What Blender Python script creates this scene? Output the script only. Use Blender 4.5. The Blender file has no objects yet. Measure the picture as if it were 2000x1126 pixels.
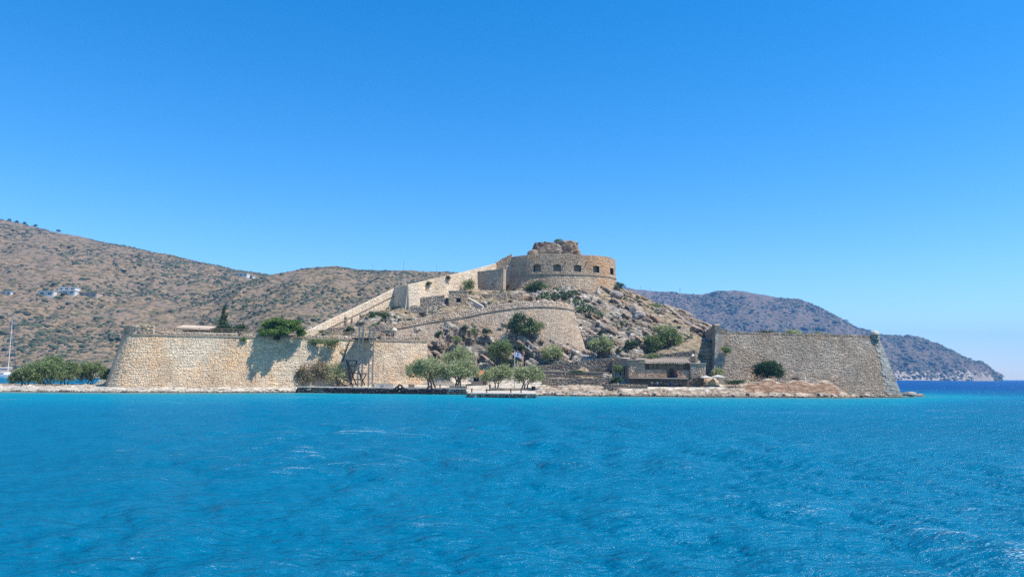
import bpy, math, random
import numpy as np
from mathutils import Vector, Matrix
from mathutils.geometry import delaunay_2d_cdt

# ------------------------------------------------------------------ camera, sky, sun, exposure
SC = bpy.context.scene
F, CX, CY = 1450.0, 1000.0, 563.0
CAM = np.array([0.0, 0.0, 4.4])
PITCH = math.atan(168.0 / F)
ROLL = 0.0101
cd = bpy.data.cameras.new('camera'); cam = bpy.data.objects.new('camera', cd); SC.collection.objects.link(cam)
cd.sensor_width = 36.0; cd.lens = F / 2000.0 * 36.0; cd.clip_start = 0.1; cd.clip_end = 20000
_s, _c = math.sin(PITCH), math.cos(PITCH)
FW = np.array([0, _c, _s]); U0 = np.array([0, -_s, _c]); R0 = np.array([1.0, 0, 0])
XA = math.cos(ROLL) * R0 + math.sin(ROLL) * U0
YA = -math.sin(ROLL) * R0 + math.cos(ROLL) * U0
M = Matrix.Identity(4)
for i in range(3):
    M[i][0] = XA[i]; M[i][1] = YA[i]; M[i][2] = -FW[i]; M[i][3] = CAM[i]
cam.matrix_world = M
SC.camera = cam

SUN_AZ, SUN_EL = math.radians(71), math.radians(61)      # azimuth to the right of straight-behind-the-camera
SUNV = Vector((math.sin(SUN_AZ) * math.cos(SUN_EL), -math.cos(SUN_AZ) * math.cos(SUN_EL), math.sin(SUN_EL)))
w = bpy.data.worlds.new('World'); SC.world = w; w.use_nodes = True
nt = w.node_tree; nt.nodes.clear()
sky = nt.nodes.new('ShaderNodeTexSky'); sky.sky_type = 'NISHITA'; sky.sun_disc = False
sky.sun_elevation = SUN_EL; sky.sun_rotation = math.radians(180) - SUN_AZ
sky.altitude = 0; sky.air_density = 0.9; sky.dust_density = 0.12; sky.ozone_density = 2.0
hs = nt.nodes.new('ShaderNodeHueSaturation'); hs.inputs['Saturation'].default_value = 1.46; hs.inputs['Value'].default_value = 1.1
bg = nt.nodes.new('ShaderNodeBackground'); bg.inputs['Strength'].default_value = 0.13
wo = nt.nodes.new('ShaderNodeOutputWorld')
nt.links.new(sky.outputs[0], hs.inputs['Color']); nt.links.new(hs.outputs[0], bg.inputs[0]); nt.links.new(bg.outputs[0], wo.inputs[0])
sd = bpy.data.lights.new('sun', 'SUN'); sd.energy = 5.0; sd.angle = math.radians(0.5); sd.color = (1.0, 0.955, 0.88)
sun = bpy.data.objects.new('sun', sd); SC.collection.objects.link(sun)
sun.rotation_euler = (-SUNV).to_track_quat('-Z', 'Y').to_euler(); sun.location = (60, -40, 90)
SC.view_settings.view_transform = 'Standard'; SC.view_settings.look = 'None'
SC.view_settings.exposure = 0.64; SC.view_settings.gamma = 1.0; SC.view_settings.use_curve_mapping = False
SC.render.engine = 'CYCLES'
SC.cycles.use_denoising = False; SC.cycles.use_adaptive_sampling = False
SC.cycles.max_bounces = 5; SC.cycles.diffuse_bounces = 2; SC.cycles.glossy_bounces = 2; SC.cycles.transmission_bounces = 2
SC.cycles.volume_bounces = 0; SC.cycles.transparent_max_bounces = 4
SC.cycles.caustics_reflective = False; SC.cycles.caustics_refractive = False

# ------------------------------------------------------------------ helpers
def P(px, py, Y):
    dx, dy = px - CX, py - CY
    a = dx * math.cos(ROLL) + dy * math.sin(ROLL); b = -dx * math.sin(ROLL) + dy * math.cos(ROLL)
    d = FW + a / F * R0 - b / F * U0
    return CAM + d * (Y / d[1])
def X(px, Y):
    return P(px, 721 + 0.0101 * px, Y)[0]
def GP(px, Y, z):
    return np.array([X(px, Y), Y, z])

def _h(ix, iy, iz, seed):
    n = (ix.astype(np.int64) * 374761393 + iy.astype(np.int64) * 668265263 + iz.astype(np.int64) * 2147483647 + seed * 974634721) & 0xffffffff
    n = ((n ^ (n >> 13)) * 1274126177) & 0xffffffff
    n = ((n ^ (n >> 16)) * 2246822519) & 0xffffffff
    n = n ^ (n >> 15)
    return (n & 0xffffff) / float(0x1000000)
def vnoise(p, seed=0):
    p = np.asarray(p, float); i = np.floor(p).astype(np.int64); f = p - i; f = f * f * (3 - 2 * f)
    r = 0
    for a in (0, 1):
        for b in (0, 1):
            for c in (0, 1):
                wgt = (f[:, 0] if a else 1 - f[:, 0]) * (f[:, 1] if b else 1 - f[:, 1]) * (f[:, 2] if c else 1 - f[:, 2])
                r = r + wgt * _h(i[:, 0] + a, i[:, 1] + b, i[:, 2] + c, seed)
    return r * 2 - 1
def fbm(p, o=4, seed=0, gain=0.5, lac=2.03):
    p = np.asarray(p, float); r = 0; a = 1.0; t = 0
    for k in range(o):
        r = r + a * vnoise(p, seed + k * 7); t += a; a *= gain; p = p * lac + 3.7
    return r / t
def ridged(p, o=3, seed=0):
    p = np.asarray(p, float); r = 0; a = 1.0; t = 0
    for k in range(o):
        r = r + a * (1 - np.abs(vnoise(p, seed + k * 7))); t += a; a *= 0.5; p = p * 2.1 + 1.3
    return r / t
def worley(p, seed=0):
    p = np.asarray(p, float); i = np.floor(p).astype(np.int64)
    f1 = np.full(len(p), 9.0); f2 = np.full(len(p), 9.0); cid = np.zeros(len(p))
    for a in (-1, 0, 1):
        for b in (-1, 0, 1):
            for c in (-1, 0, 1):
                q = i + np.array([a, b, c])
                o = np.stack([_h(q[:, 0], q[:, 1], q[:, 2], seed + k) for k in (1, 2, 3)], 1)
                d = np.sqrt((((q + o) - p) ** 2).sum(1)); h = _h(q[:, 0], q[:, 1], q[:, 2], seed + 9)
                near = d < f1
                f2 = np.where(near, f1, np.minimum(f2, d)); cid = np.where(near, h, cid); f1 = np.where(near, d, f1)
    return f1, f2, cid

COL = SC.collection
OFF = {}
def thing(name, label, cat, loc, group=None):
    o = bpy.data.objects.new(name, None); COL.objects.link(o)
    o.location = [float(v) for v in loc]; o.empty_display_size = 0.5
    OFF[o.name] = np.array(loc, float)
    o['label'] = label; o['category'] = cat
    if group: o['group'] = group
    return o
def mesh(name, V, Fc, mat, parent=None, smooth=False, tint=None, attrs=None, kind=None, label=None, cat=None, group=None, origin=None):
    V = np.asarray(V, float)
    off = np.zeros(3)
    if parent is not None: off = OFF[parent.name]
    elif origin is not None: off = np.asarray(origin, float)
    me = bpy.data.meshes.new(name)
    Vl = V - off
    if isinstance(Fc, np.ndarray) and Fc.ndim == 2:
        nf, k = Fc.shape
        me.vertices.add(len(Vl)); me.vertices.foreach_set('co', Vl.astype(np.float32).ravel())
        me.loops.add(nf * k); me.loops.foreach_set('vertex_index', Fc.astype(np.int32).ravel())
        me.polygons.add(nf); me.polygons.foreach_set('loop_start', np.arange(0, nf * k, k, dtype=np.int32))
        me.update(calc_edges=True)
    else:
        me.from_pydata([tuple(v) for v in Vl], [], [tuple(int(i) for i in f) for f in Fc])
        me.update()
    if smooth: me.polygons.foreach_set('use_smooth', np.ones(len(me.polygons), dtype=bool))
    if tint is not None:
        a = me.attributes.new('tint', 'FLOAT', 'POINT'); a.data.foreach_set('value', np.asarray(tint, np.float32))
    for kx, vals in (attrs or {}).items():
        a = me.attributes.new(kx, 'FLOAT', 'POINT'); a.data.foreach_set('value', np.asarray(vals, np.float32))
    if mat is not None:
        for m in (mat if isinstance(mat, (list, tuple)) else [mat]): me.materials.append(m)
    o = bpy.data.objects.new(name, me); COL.objects.link(o)
    o.location = [float(v) for v in off] if parent is None else (0, 0, 0)
    OFF[o.name] = off
    if parent is not None: o.parent = parent
    if kind: o['kind'] = kind
    if label: o['label'] = label
    if cat: o['category'] = cat
    if group: o['group'] = group
    return o
def copy_tree(root, loc, rz=0.0, scale=1.0, label=None, group=None):
    r = root.copy(); COL.objects.link(r); r.location = [float(v) for v in loc]; r.rotation_euler = (0, 0, rz); r.scale = (scale,) * 3
    if label: r['label'] = label
    if group: r['group'] = group
    def rec(a, b):
        for ch in a.children:
            c = ch.copy(); COL.objects.link(c); c.parent = b; rec(ch, c)
    rec(root, r)
    return r

class MB:
    """collects simple shapes into one mesh"""
    def __init__(s): s.V = []; s.F = []; s.T = []
    def add(s, V, Fc, t=0.5):
        n = len(s.V); s.V += [tuple(v) for v in V]; s.F += [tuple(i + n for i in f) for f in Fc]
        s.T += [t] * len(V) if np.isscalar(t) else list(t)
        return s
    def hexa(s, c, t=0.5):    # 8 corners: 4 bottom (ccw from above), 4 top
        return s.add(c, [(3, 2, 1, 0), (4, 5, 6, 7), (0, 1, 5, 4), (1, 2, 6, 5), (2, 3, 7, 6), (3, 0, 4, 7)], t)
    def box(s, cx, cy, cz, sx, sy, sz, rz=0.0, t=0.5):
        c, n = math.cos(rz), math.sin(rz); o = []
        for dz in (-.5, .5):
            for dx, dy in ((-.5, -.5), (.5, -.5), (.5, .5), (-.5, .5)):
                x, y = dx * sx, dy * sy
                o.append((cx + x * c - y * n, cy + x * n + y * c, cz + dz * sz))
        return s.hexa(o, t)
    def beam(s, a, b, wd, hd=None, t=0.5):
        a = Vector(a); b = Vector(b); hd = hd or wd; d = (b - a).normalized()
        up = Vector((0, 0, 1)) if abs(d.z) < .95 else Vector((0, 1, 0))
        r = d.cross(up).normalized() * wd / 2; u = r.cross(d).normalized() * hd / 2
        return s.hexa([a - r - u, a + r - u, a + r + u, a - r + u, b - r - u, b + r - u, b + r + u, b - r + u], t)
    def tube(s, pts, rad, n=7, cap=True, t=0.5):
        pts = [Vector(p) for p in pts]; rad = [rad] * len(pts) if np.isscalar(rad) else rad
        V = []; Fc = []
        ref = None
        for k, p in enumerate(pts):
            d = (pts[min(k + 1, len(pts) - 1)] - pts[max(k - 1, 0)]).normalized()
            up = Vector((1, 0, 0)) if abs(d.z) > .7 else Vector((0, 0, 1))
            r = d.cross(up).normalized(); u = r.cross(d)
            for j in range(n):
                a = 2 * math.pi * j / n; V.append(p + (r * math.cos(a) + u * math.sin(a)) * rad[k])
        for k in range(len(pts) - 1):
            for j in range(n):
                j2 = (j + 1) % n; Fc.append((k * n + j, k * n + j2, k * n + n + j2, k * n + n + j))
        if cap:
            Fc.append(tuple(range(n - 1, -1, -1))); m = (len(pts) - 1) * n; Fc.append(tuple(range(m, m + n)))
        return s.add(V, Fc, t)
    def lathe(s, c, prof, n=12, t=0.5):     # prof = [(r,z)...]
        V = []; Fc = []
        for r, z in prof:
            for j in range(n):
                a = 2 * math.pi * j / n; V.append((c[0] + r * math.cos(a), c[1] + r * math.sin(a), c[2] + z))
        for k in range(len(prof) - 1):
            for j in range(n):
                j2 = (j + 1) % n; Fc.append((k * n + j, k * n + j2, k * n + n + j2, k * n + n + j))
        Fc.append(tuple(range(n - 1, -1, -1))); m = (len(prof) - 1) * n; Fc.append(tuple(range(m, m + n)))
        return s.add(V, Fc, t)
    def build(s, name, mat, parent=None, **k):
        return mesh(name, s.V, s.F, mat, parent, tint=s.T, **k)

# ------------------------------------------------------------------ materials
def newmat(name):
    m = bpy.data.materials.new(name); m.use_nodes = True
    n = m.node_tree; b = n.nodes['Principled BSDF']
    return m, n, b
def ramp(n, stops):
    r = n.nodes.new('ShaderNodeValToRGB'); e = r.color_ramp.elements
    while len(e) > len(stops): e.remove(e[-1])
    while len(e) < len(stops): e.new(1.0)
    for k, (p, c) in enumerate(stops):
        e[k].position = p; e[k].color = (c[0], c[1], c[2], 1)
    return r
def noise(n, scale, detail=4, rough=.55, vec=None, dist=0.0):
    t = n.nodes.new('ShaderNodeTexNoise'); t.inputs['Scale'].default_value = scale; t.inputs['Detail'].default_value = detail
    t.inputs['Roughness'].default_value = rough; t.inputs['Distortion'].default_value = dist
    if vec is not None: n.links.new(vec, t.inputs['Vector'])
    return t
def mapping(n, scale=(1, 1, 1), rot=(0, 0, 0)):
    g = n.nodes.new('ShaderNodeNewGeometry'); m = n.nodes.new('ShaderNodeMapping')
    m.inputs['Scale'].default_value = scale; m.inputs['Rotation'].default_value = rot
    n.links.new(g.outputs['Position'], m.inputs['Vector']); return m.outputs[0]
def mixc(n, fac, a, b, mode='MIX'):
    m = n.nodes.new('ShaderNodeMix'); m.data_type = 'RGBA'; m.blend_type = mode
    for sock, v in ((m.inputs['Factor'], fac), (m.inputs['A'], a), (m.inputs['B'], b)):
        pass
    ins = [i for i in m.inputs if i.enabled]
    def put(sock, v):
        if hasattr(v, 'is_linked'): n.links.new(v, sock)
        elif np.isscalar(v): sock.default_value = v
        else: sock.default_value = (v[0], v[1], v[2], 1)
    put(ins[0], fac); put(ins[1], a); put(ins[2], b)
    return [o for o in m.outputs if o.enabled][0]
def math_(n, op, a, b=0.0, clamp=False):
    m = n.nodes.new('ShaderNodeMath'); m.operation = op; m.use_clamp = clamp
    for k, v in enumerate((a, b)):
        if hasattr(v, 'is_linked'): n.links.new(v, m.inputs[k])
        else: m.inputs[k].default_value = v
    return m.outputs[0]
def attr(n, name):
    a = n.nodes.new('ShaderNodeAttribute'); a.attribute_name = name; return a.outputs['Fac']
def bump(n, b, h, dist, strength=1.0):
    u = n.nodes.new('ShaderNodeBump'); u.inputs['Distance'].default_value = dist; u.inputs['Strength'].default_value = strength
    n.links.new(h, u.inputs['Height']); n.links.new(u.outputs[0], b.inputs['Normal'])
MATS = {}
def stone_mat(name, dark, mid, light, stain=(.55, .42, .3), nscale=1.2):
    m, n, b = newmat(name)
    r = ramp(n, [(0.0, dark), (0.5, mid), (1.0, light)])
    n.links.new(attr(n, 'tint'), r.inputs[0])
    nz = noise(n, nscale, 5, .65); n.links.new(mapping(n), nz.inputs['Vector'])
    big = noise(n, .14, 4, .6); n.links.new(mapping(n, (1, 1, .7)), big.inputs['Vector'])
    v = ramp(n, [(.3, (.72, .72, .72)), (.7, (1.22, 1.2, 1.17))]); n.links.new(nz.outputs[0], v.inputs[0])
    c = mixc(n, 1.0, r.outputs[0], v.outputs[0], 'MULTIPLY')
    st = ramp(n, [(.42, (0, 0, 0)), (.68, (1, 1, 1))]); n.links.new(big.outputs[0], st.inputs[0])
    c = mixc(n, math_(n, 'MULTIPLY', st.outputs[0], .75), c, mixc(n, 1.0, c, (stain[0] * 1.9, stain[1] * 1.9, stain[2] * 1.9), 'MULTIPLY'))
    wth = noise(n, .22, 5, .7); n.links.new(mapping(n, (1, 1, .45), (.3, .2, 0)), wth.inputs['Vector'])
    wr_ = ramp(n, [(.46, (1, 1, 1)), (.62, (.62, .62, .64)), (.75, (.45, .45, .46))]); n.links.new(wth.outputs[0], wr_.inputs[0])
    c = mixc(n, .8, c, mixc(n, 1.0, c, wr_.outputs[0], 'MULTIPLY'))
    n.links.new(c, b.inputs['Base Color']); b.inputs['Roughness'].default_value = .92
    b.inputs['Specular IOR Level'].default_value = .2
    bump(n, b, nz.outputs[0], .12, .8)
    MATS[name] = m; return m
def plain_mat(name, col, rough=.8, var=.25, scale=2.0, metal=0.0, spec=.3):
    m, n, b = newmat(name)
    nz = noise(n, scale, 5, .6); n.links.new(mapping(n), nz.inputs['Vector'])
    r = ramp(n, [(.25, [v * (1 - var) for v in col]), (.75, [v * (1 + var) for v in col])]); n.links.new(nz.outputs[0], r.inputs[0])
    n.links.new(r.outputs[0], b.inputs['Base Color']); b.inputs['Roughness'].default_value = rough
    b.inputs['Metallic'].default_value = metal; b.inputs['Specular IOR Level'].default_value = spec
    bump(n, b, nz.outputs[0], .02, .5)
    MATS[name] = m; return m
def leaf_mat(name, dark, light, trans=.25):
    m, n, b = newmat(name)
    r = ramp(n, [(0, dark), (1, light)]); n.links.new(attr(n, 'tint'), r.inputs[0])
    n.links.new(r.outputs[0], b.inputs['Base Color']); b.inputs['Roughness'].default_value = .6; b.inputs['Specular IOR Level'].default_value = .25
    tr = n.nodes.new('ShaderNodeBsdfTranslucent'); n.links.new(r.outputs[0], tr.inputs[0])
    mx = n.nodes.new('ShaderNodeMixShader'); mx.inputs[0].default_value = trans
    n.links.new(b.outputs[0], mx.inputs[1]); n.links.new(tr.outputs[0], mx.inputs[2])
    n.links.new(mx.outputs[0], n.nodes['Material Output'].inputs[0])
    MATS[name] = m; return m

stone_mat('stone_tan', (.46, .355, .245), (.60, .475, .335), (.70, .58, .435), (.62, .45, .29))
stone_mat('stone_grey', (.24, .19, .14), (.355, .285, .215), (.47, .39, .305), (.52, .40, .30))
stone_mat('stone_pale', (.27, .265, .24), (.35, .34, .305), (.43, .41, .365), (.5, .48, .45))
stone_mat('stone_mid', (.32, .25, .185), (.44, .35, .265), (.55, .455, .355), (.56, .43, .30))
stone_mat('stone_tower', (.36, .265, .18), (.47, .355, .245), (.56, .445, .325), (.60, .42, .28))
stone_mat('stone_curtain', (.58, .47, .35), (.66, .545, .415), (.73, .62, .485), (.58, .47, .35))
plain_mat('mortar_curtain', (.58, .47, .35), .95, .2, 1.5)
stone_mat('rock_slope', (.12, .092, .068), (.26, .21, .165), (.42, .365, .305), (.56, .40, .28), .6)
stone_mat('stone_rubble', (.13, .105, .08), (.24, .195, .15), (.42, .35, .27), (.5, .42, .32))
stone_mat('rock_limestone', (.16, .14, .12), (.34, .31, .28), (.50, .47, .43), (.55, .42, .32), .6)
plain_mat('mortar_tan', (.50, .395, .28), .95, .3, 1.5)
plain_mat('mortar_grey', (.265, .21, .16), .95, .3, 1.5)
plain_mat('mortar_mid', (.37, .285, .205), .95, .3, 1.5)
plain_mat('plaster', (.48, .42, .34), .9, .12, .8)
plain_mat('concrete', (.43, .385, .325), .9, .16, .6)
plain_mat('wet_stone', (.045, .042, .038), .6, .4, 2.0)
plain_mat('wood_dark', (.085, .055, .036), .8, .35, 3)
plain_mat('wood_grey', (.28, .21, .15), .85, .3, 3)
plain_mat('steel', (.20, .20, .19), .5, .15, 3, .3)
plain_mat('rubber', (.012, .013, .018), .75, .4, 3)
plain_mat('white_paint', (.78, .78, .76), .5, .05, 1)
plain_mat('villa_white', (.60, .58, .54), .7, .08, 1)
plain_mat('embrasure_shade', (.085, .072, .062), .95, .3, 1)  # dark base colour paints in the shade inside the gun openings
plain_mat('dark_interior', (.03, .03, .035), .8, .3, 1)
plain_mat('roof_tile', (.52, .20, .095), .8, .3, 2)
plain_mat('roof_slab', (.42, .33, .25), .9, .2, .8)
plain_mat('bark', (.10, .075, .055), .95, .35, 4)
plain_mat('bark_grey', (.20, .165, .13), .95, .3, 4)
plain_mat('glass_dark', (.02, .03, .045), .12, .2, 1, 0, .5)
plain_mat('navy', (.02, .05, .16), .7, .1, 1)
plain_mat('flag_blue', (.006, .03, .28), .8, .05, 1)
plain_mat('canvas', (.40, .365, .31), .85, .08, 1)
plain_mat('skin', (.42, .25, .17), .6, .1, 3)
plain_mat('hair', (.03, .02, .015), .7, .2, 5)
for nm, c in (('cloth_black', (.015, .015, .02)), ('cloth_blue', (.05, .12, .45)), ('cloth_white', (.7, .7, .68)), ('cloth_red', (.4, .06, .06)), ('cloth_grey', (.2, .2, .22)), ('cloth_denim', (.06, .09, .16))):
    plain_mat(nm, c, .85, .15, 4)
leaf_mat('leaf_tamarisk', (.21, .235, .11), (.46, .50, .25), .4)
leaf_mat('leaf_green', (.11, .155, .06), (.27, .335, .13), .4)
leaf_mat('leaf_dark', (.025, .055, .026), (.085, .14, .055), .3)
leaf_mat('leaf_pine', (.05, .10, .02), (.18, .27, .055), .35)
leaf_mat('leaf_dry', (.16, .125, .075), (.30, .265, .15))
leaf_mat('leaf_cactus', (.03, .07, .03), (.10, .17, .07), .05)
leaf_mat('leaf_maquis', (.020, .036, .020), (.060, .080, .038), .05)

# ------------------------------------------------------------------ stonework
def resample(pts, step):
    pts = np.asarray(pts, float); seg = np.linalg.norm(np.diff(pts, axis=0), axis=1); L = np.r_[0, np.cumsum(seg)]
    n = max(2, int(round(L[-1] / step)) + 1); u = np.linspace(0, L[-1], n)
    return np.stack([np.interp(u, L, pts[:, k]) for k in range(pts.shape[1])], 1)
def resample2(a, b, step):
    a = np.asarray(a, float); b = np.asarray(b, float); seg = np.linalg.norm(np.diff(a, axis=0), axis=1); L = np.r_[0, np.cumsum(seg)]
    n = max(2, int(round(L[-1] / step)) + 1); u = np.linspace(0, L[-1], n)
    f = lambda q: np.stack([np.interp(u, L, q[:, k]) for k in range(3)], 1)
    return f(a), f(b)
def smooth_path(pts, it=2):
    p = np.asarray(pts, float)
    for _ in range(it):
        q = [p[0]]
        for k in range(len(p) - 1):
            q += [p[k] * .75 + p[k + 1] * .25, p[k] * .25 + p[k + 1] * .75]
        q.append(p[-1]); p = np.array(q)
    return p
def inward(pts):
    """horizontal unit normals pointing away from the viewer for a path running left to right"""
    pts = np.asarray(pts, float); t = np.zeros((len(pts), 2))
    t[1:-1] = pts[2:, :2] - pts[:-2, :2]; t[0] = pts[1, :2] - pts[0, :2]; t[-1] = pts[-1, :2] - pts[-2, :2]
    t /= np.linalg.norm(t, axis=1)[:, None] + 1e-9
    return np.stack([-t[:, 1], t[:, 0], np.zeros(len(t))], 1)
def shrink(base, zt, inset):
    """top path of a battered wall"""
    b = np.asarray(base, float); n = inward(b); t = b + n * inset; t[:, 2] = zt; return t
class Surf:
    def __init__(s, base, top):
        s.a = np.asarray(base, float); s.b = np.asarray(top, float)
        m = (s.a + s.b) / 2; s.L = np.r_[0, np.cumsum(np.linalg.norm(np.diff(m, axis=0), axis=1))]; s.len = s.L[-1]
        s.h = float(np.mean(np.linalg.norm(s.b - s.a, axis=1)))
    def at(s, u, v):        # v in 0..1
        u = np.asarray(u, float); v = np.asarray(v, float)
        A = np.stack([np.interp(u, s.L, s.a[:, k]) for k in range(3)], -1); B = np.stack([np.interp(u, s.L, s.b[:, k]) for k in range(3)], -1)
        return A + (B - A) * v[..., None]
    def height(s, u):
        return np.interp(u, s.L, np.linalg.norm(s.b - s.a, axis=1))
def blocks(sf, ch, bw, seed, depth=(.02, .12), joint=.05, skip=None, missing=.03, rough=.12, wander=0.0):
    rg = np.random.default_rng(seed)
    hmax = float(np.max(np.linalg.norm(sf.b - sf.a, axis=1)))
    rows = []; v = 0.0
    while v < hmax - ch * .3:
        h = ch * rg.uniform(.75, 1.3); rows.append((v, min(v + h, hmax))); v += h
    U0_, U1_, V0_, V1_ = [], [], [], []
    for v0, v1 in rows:
        u = -rg.uniform(0, bw)
        while u < sf.len:
            wd = bw * min(2.6, max(.4, rg.lognormal(0, .38))); a, b = max(u, 0), min(u + wd, sf.len); u += wd
            if b - a < bw * .15: continue
            if rg.random() < missing: continue
            U0_.append(a); U1_.append(b); V0_.append(v0); V1_.append(v1)
    u0, u1, v0, v1 = (np.array(q) for q in (U0_, U1_, V0_, V1_))
    hl = sf.height((u0 + u1) / 2)
    dv = ch * .45 * vnoise(np.c_[(u0 + u1) * .35, v0 * .3, np.zeros(len(u0))], seed) + rg.uniform(-.22, .22, len(u0)) * ch; v0 = np.maximum(v0 + dv, 0); v1 = v1 + dv + rg.uniform(-.15, .35, len(u0)) * ch
    keep = v0 < hl - .08
    if skip is not None: keep &= ~skip((u0 + u1) / 2, (v0 + v1) / 2, u0, u1, v0, v1)
    u0, u1, v0, v1, hl = u0[keep], u1[keep], v0[keep], v1[keep], hl[keep]; v1 = np.minimum(v1, hl)
    N = len(u0); j = joint * rg.uniform(.3, 1.2, N) / 2
    jit = lambda: rg.uniform(-rough, rough, N)
    wu, wv = (u1 - u0), (v1 - v0)
    cu = [u0 + j + np.abs(jit()) * wu * .5, u1 - j - np.abs(jit()) * wu * .5, u1 - j - np.abs(jit()) * wu * .5, u0 + j + np.abs(jit()) * wu * .5]
    cv = [v0 + j + np.abs(jit()) * wv * .6, v0 + j + np.abs(jit()) * wv * .6, v1 - j - np.abs(jit()) * wv * .6, v1 - j - np.abs(jit()) * wv * .6]
    bk = np.stack([sf.at(cu[k], cv[k] / hl) for k in range(4)], 1)        # N,4,3
    e1 = bk[:, 1] - bk[:, 0]; e2 = bk[:, 3] - bk[:, 0]; nn = np.cross(e1, e2); nn /= np.linalg.norm(nn, axis=1)[:, None] + 1e-9
    d = rg.uniform(depth[0], depth[1], N)
    ctr = bk.mean(1, keepdims=True)
    fr = ctr + (bk - ctr) * rg.uniform(.86, .97, (N, 1, 1)) + nn[:, None, :] * (d[:, None, None] * rg.uniform(.6, 1.25, (N, 4, 1)))
    bk = bk - nn[:, None, :] * .03
    V = np.concatenate([bk, fr], 1).reshape(-1, 3)
    b = (np.arange(N) * 8)[:, None]
    Fq = np.concatenate([b + np.array(q) for q in ((4, 5, 6, 7), (0, 1, 5, 4), (1, 2, 6, 5), (2, 3, 7, 6), (3, 0, 4, 7))], 0)
    big = fbm(ctr[:, 0] * np.array([.18, .18, .25]), 3, seed)
    t = np.clip(rg.beta(2.2, 2.2, N) * .8 + .1 + big * .35, 0, 1)
    return V, Fq, np.repeat(t, 8), np.c_[u0, u1, v0, v1]
def core(sf, thick, holes=(), hole_depth=1.6, du=1.5, dv=1.5, cap=True):
    """solid behind the facing stones; holes = (u0,u1,v0,v1) in metres"""
    us = sorted(set([0.0, sf.len] + list(np.arange(du, sf.len, du)) + [h[0] for h in holes] + [h[1] for h in holes]))
    H = sf.h
    vs = sorted(set([0.0, 1.0] + list(np.arange(dv, H, dv) / H) + [h[2] / H for h in holes] + [h[3] / H for h in holes]))
    us = [u for k, u in enumerate(us) if k == 0 or u - us[k - 1] > 1e-4]; vs = [u for k, u in enumerate(vs) if k == 0 or u - vs[k - 1] > 1e-5]
    nu, nv = len(us), len(vs)
    UU, VV = np.meshgrid(us, vs); G = sf.at(UU.ravel(), VV.ravel()); V = [tuple(p) for p in G]; Fc = []
    inside = lambda u, v: any(h[0] < u < h[1] and h[2] / H < v < h[3] / H for h in holes)
    for j in range(nv - 1):
        for i in range(nu - 1):
            if inside((us[i] + us[i + 1]) / 2, (vs[j] + vs[j + 1]) / 2): continue
            Fc.append((j * nu + i, j * nu + i + 1, (j + 1) * nu + i + 1, (j + 1) * nu + i))
    if cap:
        tp = sf.at(np.array(us), np.ones(nu)); bt = sf.at(np.array(us), np.zeros(nu)); iw = inward(tp)
        bk = tp + iw * thick; bb = bk.copy(); bb[:, 2] = bt[:, 2]
        n0 = len(V); V += [tuple(p) for p in bk] + [tuple(p) for p in bb]; t0 = (nv - 1) * nu
        for i in range(nu - 1):
            Fc.append((t0 + i, t0 + i + 1, n0 + i + 1, n0 + i)); Fc.append((n0 + i, n0 + i + 1, n0 + nu + i + 1, n0 + nu + i))
        Fc.append(tuple([j * nu for j in range(nv)] + [n0, n0 + nu])); Fc.append(tuple([j * nu + nu - 1 for j in range(nv - 1, -1, -1)] + [n0 + nu + nu - 1, n0 + nu - 1]))
    tun = []
    for h in holes:
        c = sf.at(np.array([h[0], h[1], h[1], h[0]]), np.array([h[2], h[2], h[3], h[3]]) / H)
        nn = np.cross(c[1] - c[0], c[3] - c[0]); nn /= np.linalg.norm(nn); b = c - nn * hole_depth
        tun.append((np.concatenate([c, b]), [(0, 4, 5, 1), (1, 5, 6, 2), (2, 6, 7, 3), (3, 7, 4, 0), (4, 7, 6, 5)]))
    return V, Fc, tun
def ragged(top, amp, seed, freq=.35, drop=0.0):
    t = np.array(top, float); t[:, 2] += fbm(t * np.array([freq, freq, 0]) + seed, 3, seed) * amp - drop * np.maximum(0, vnoise(t * np.array([.23, .23, 0]) + 5, seed) - .2)
    return t
def stone_wall(root, base, top, thick, ch, bw, seed, face, mort, depth=(.02, .12), joint=.06, skip=None, missing=.03, names=('core', 'stonework'), step=1.5, rough=.12, big_stones=0, backside=False):
    """solid core + facing stones (joined, many) as parts of root; the largest stones become parts of their own"""
    sf = Surf(base, top)
    V, Fc, tun = core(sf, thick, du=step)
    mesh(names[0], V, Fc, mort, root)
    V, Fq, t, uv = blocks(sf, ch, bw, seed, depth, joint, skip, missing, rough)
    emit_blocks(root, V, Fq, t, uv, face, big_stones, names[1])
    return sf
def emit_blocks(root, V, Fq, t, uv, face, big, nm='stonework'):
    N = len(uv)
    if big and N > big:
        area = (uv[:, 1] - uv[:, 0]) * (uv[:, 3] - uv[:, 2]); idx = np.argsort(-area)[:big]
        for k in idx:
            mesh('stone', V[k * 8:k * 8 + 8], [(4, 5, 6, 7), (0, 1, 5, 4), (1, 2, 6, 5), (2, 3, 7, 6), (3, 0, 4, 7)], face, root, tint=t[k * 8:k * 8 + 8])
        keep = np.ones(N, bool); keep[idx] = False
        vk = np.repeat(keep, 8); V = V[vk]; t = t[vk]; N = keep.sum()
        b = (np.arange(N) * 8)[:, None]
        Fq = np.concatenate([b + np.array(q) for q in ((4, 5, 6, 7), (0, 1, 5, 4), (1, 2, 6, 5), (2, 3, 7, 6), (3, 0, 4, 7))], 0)
    mesh(nm, V, Fq, face, root, tint=t, kind='stuff')
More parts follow.
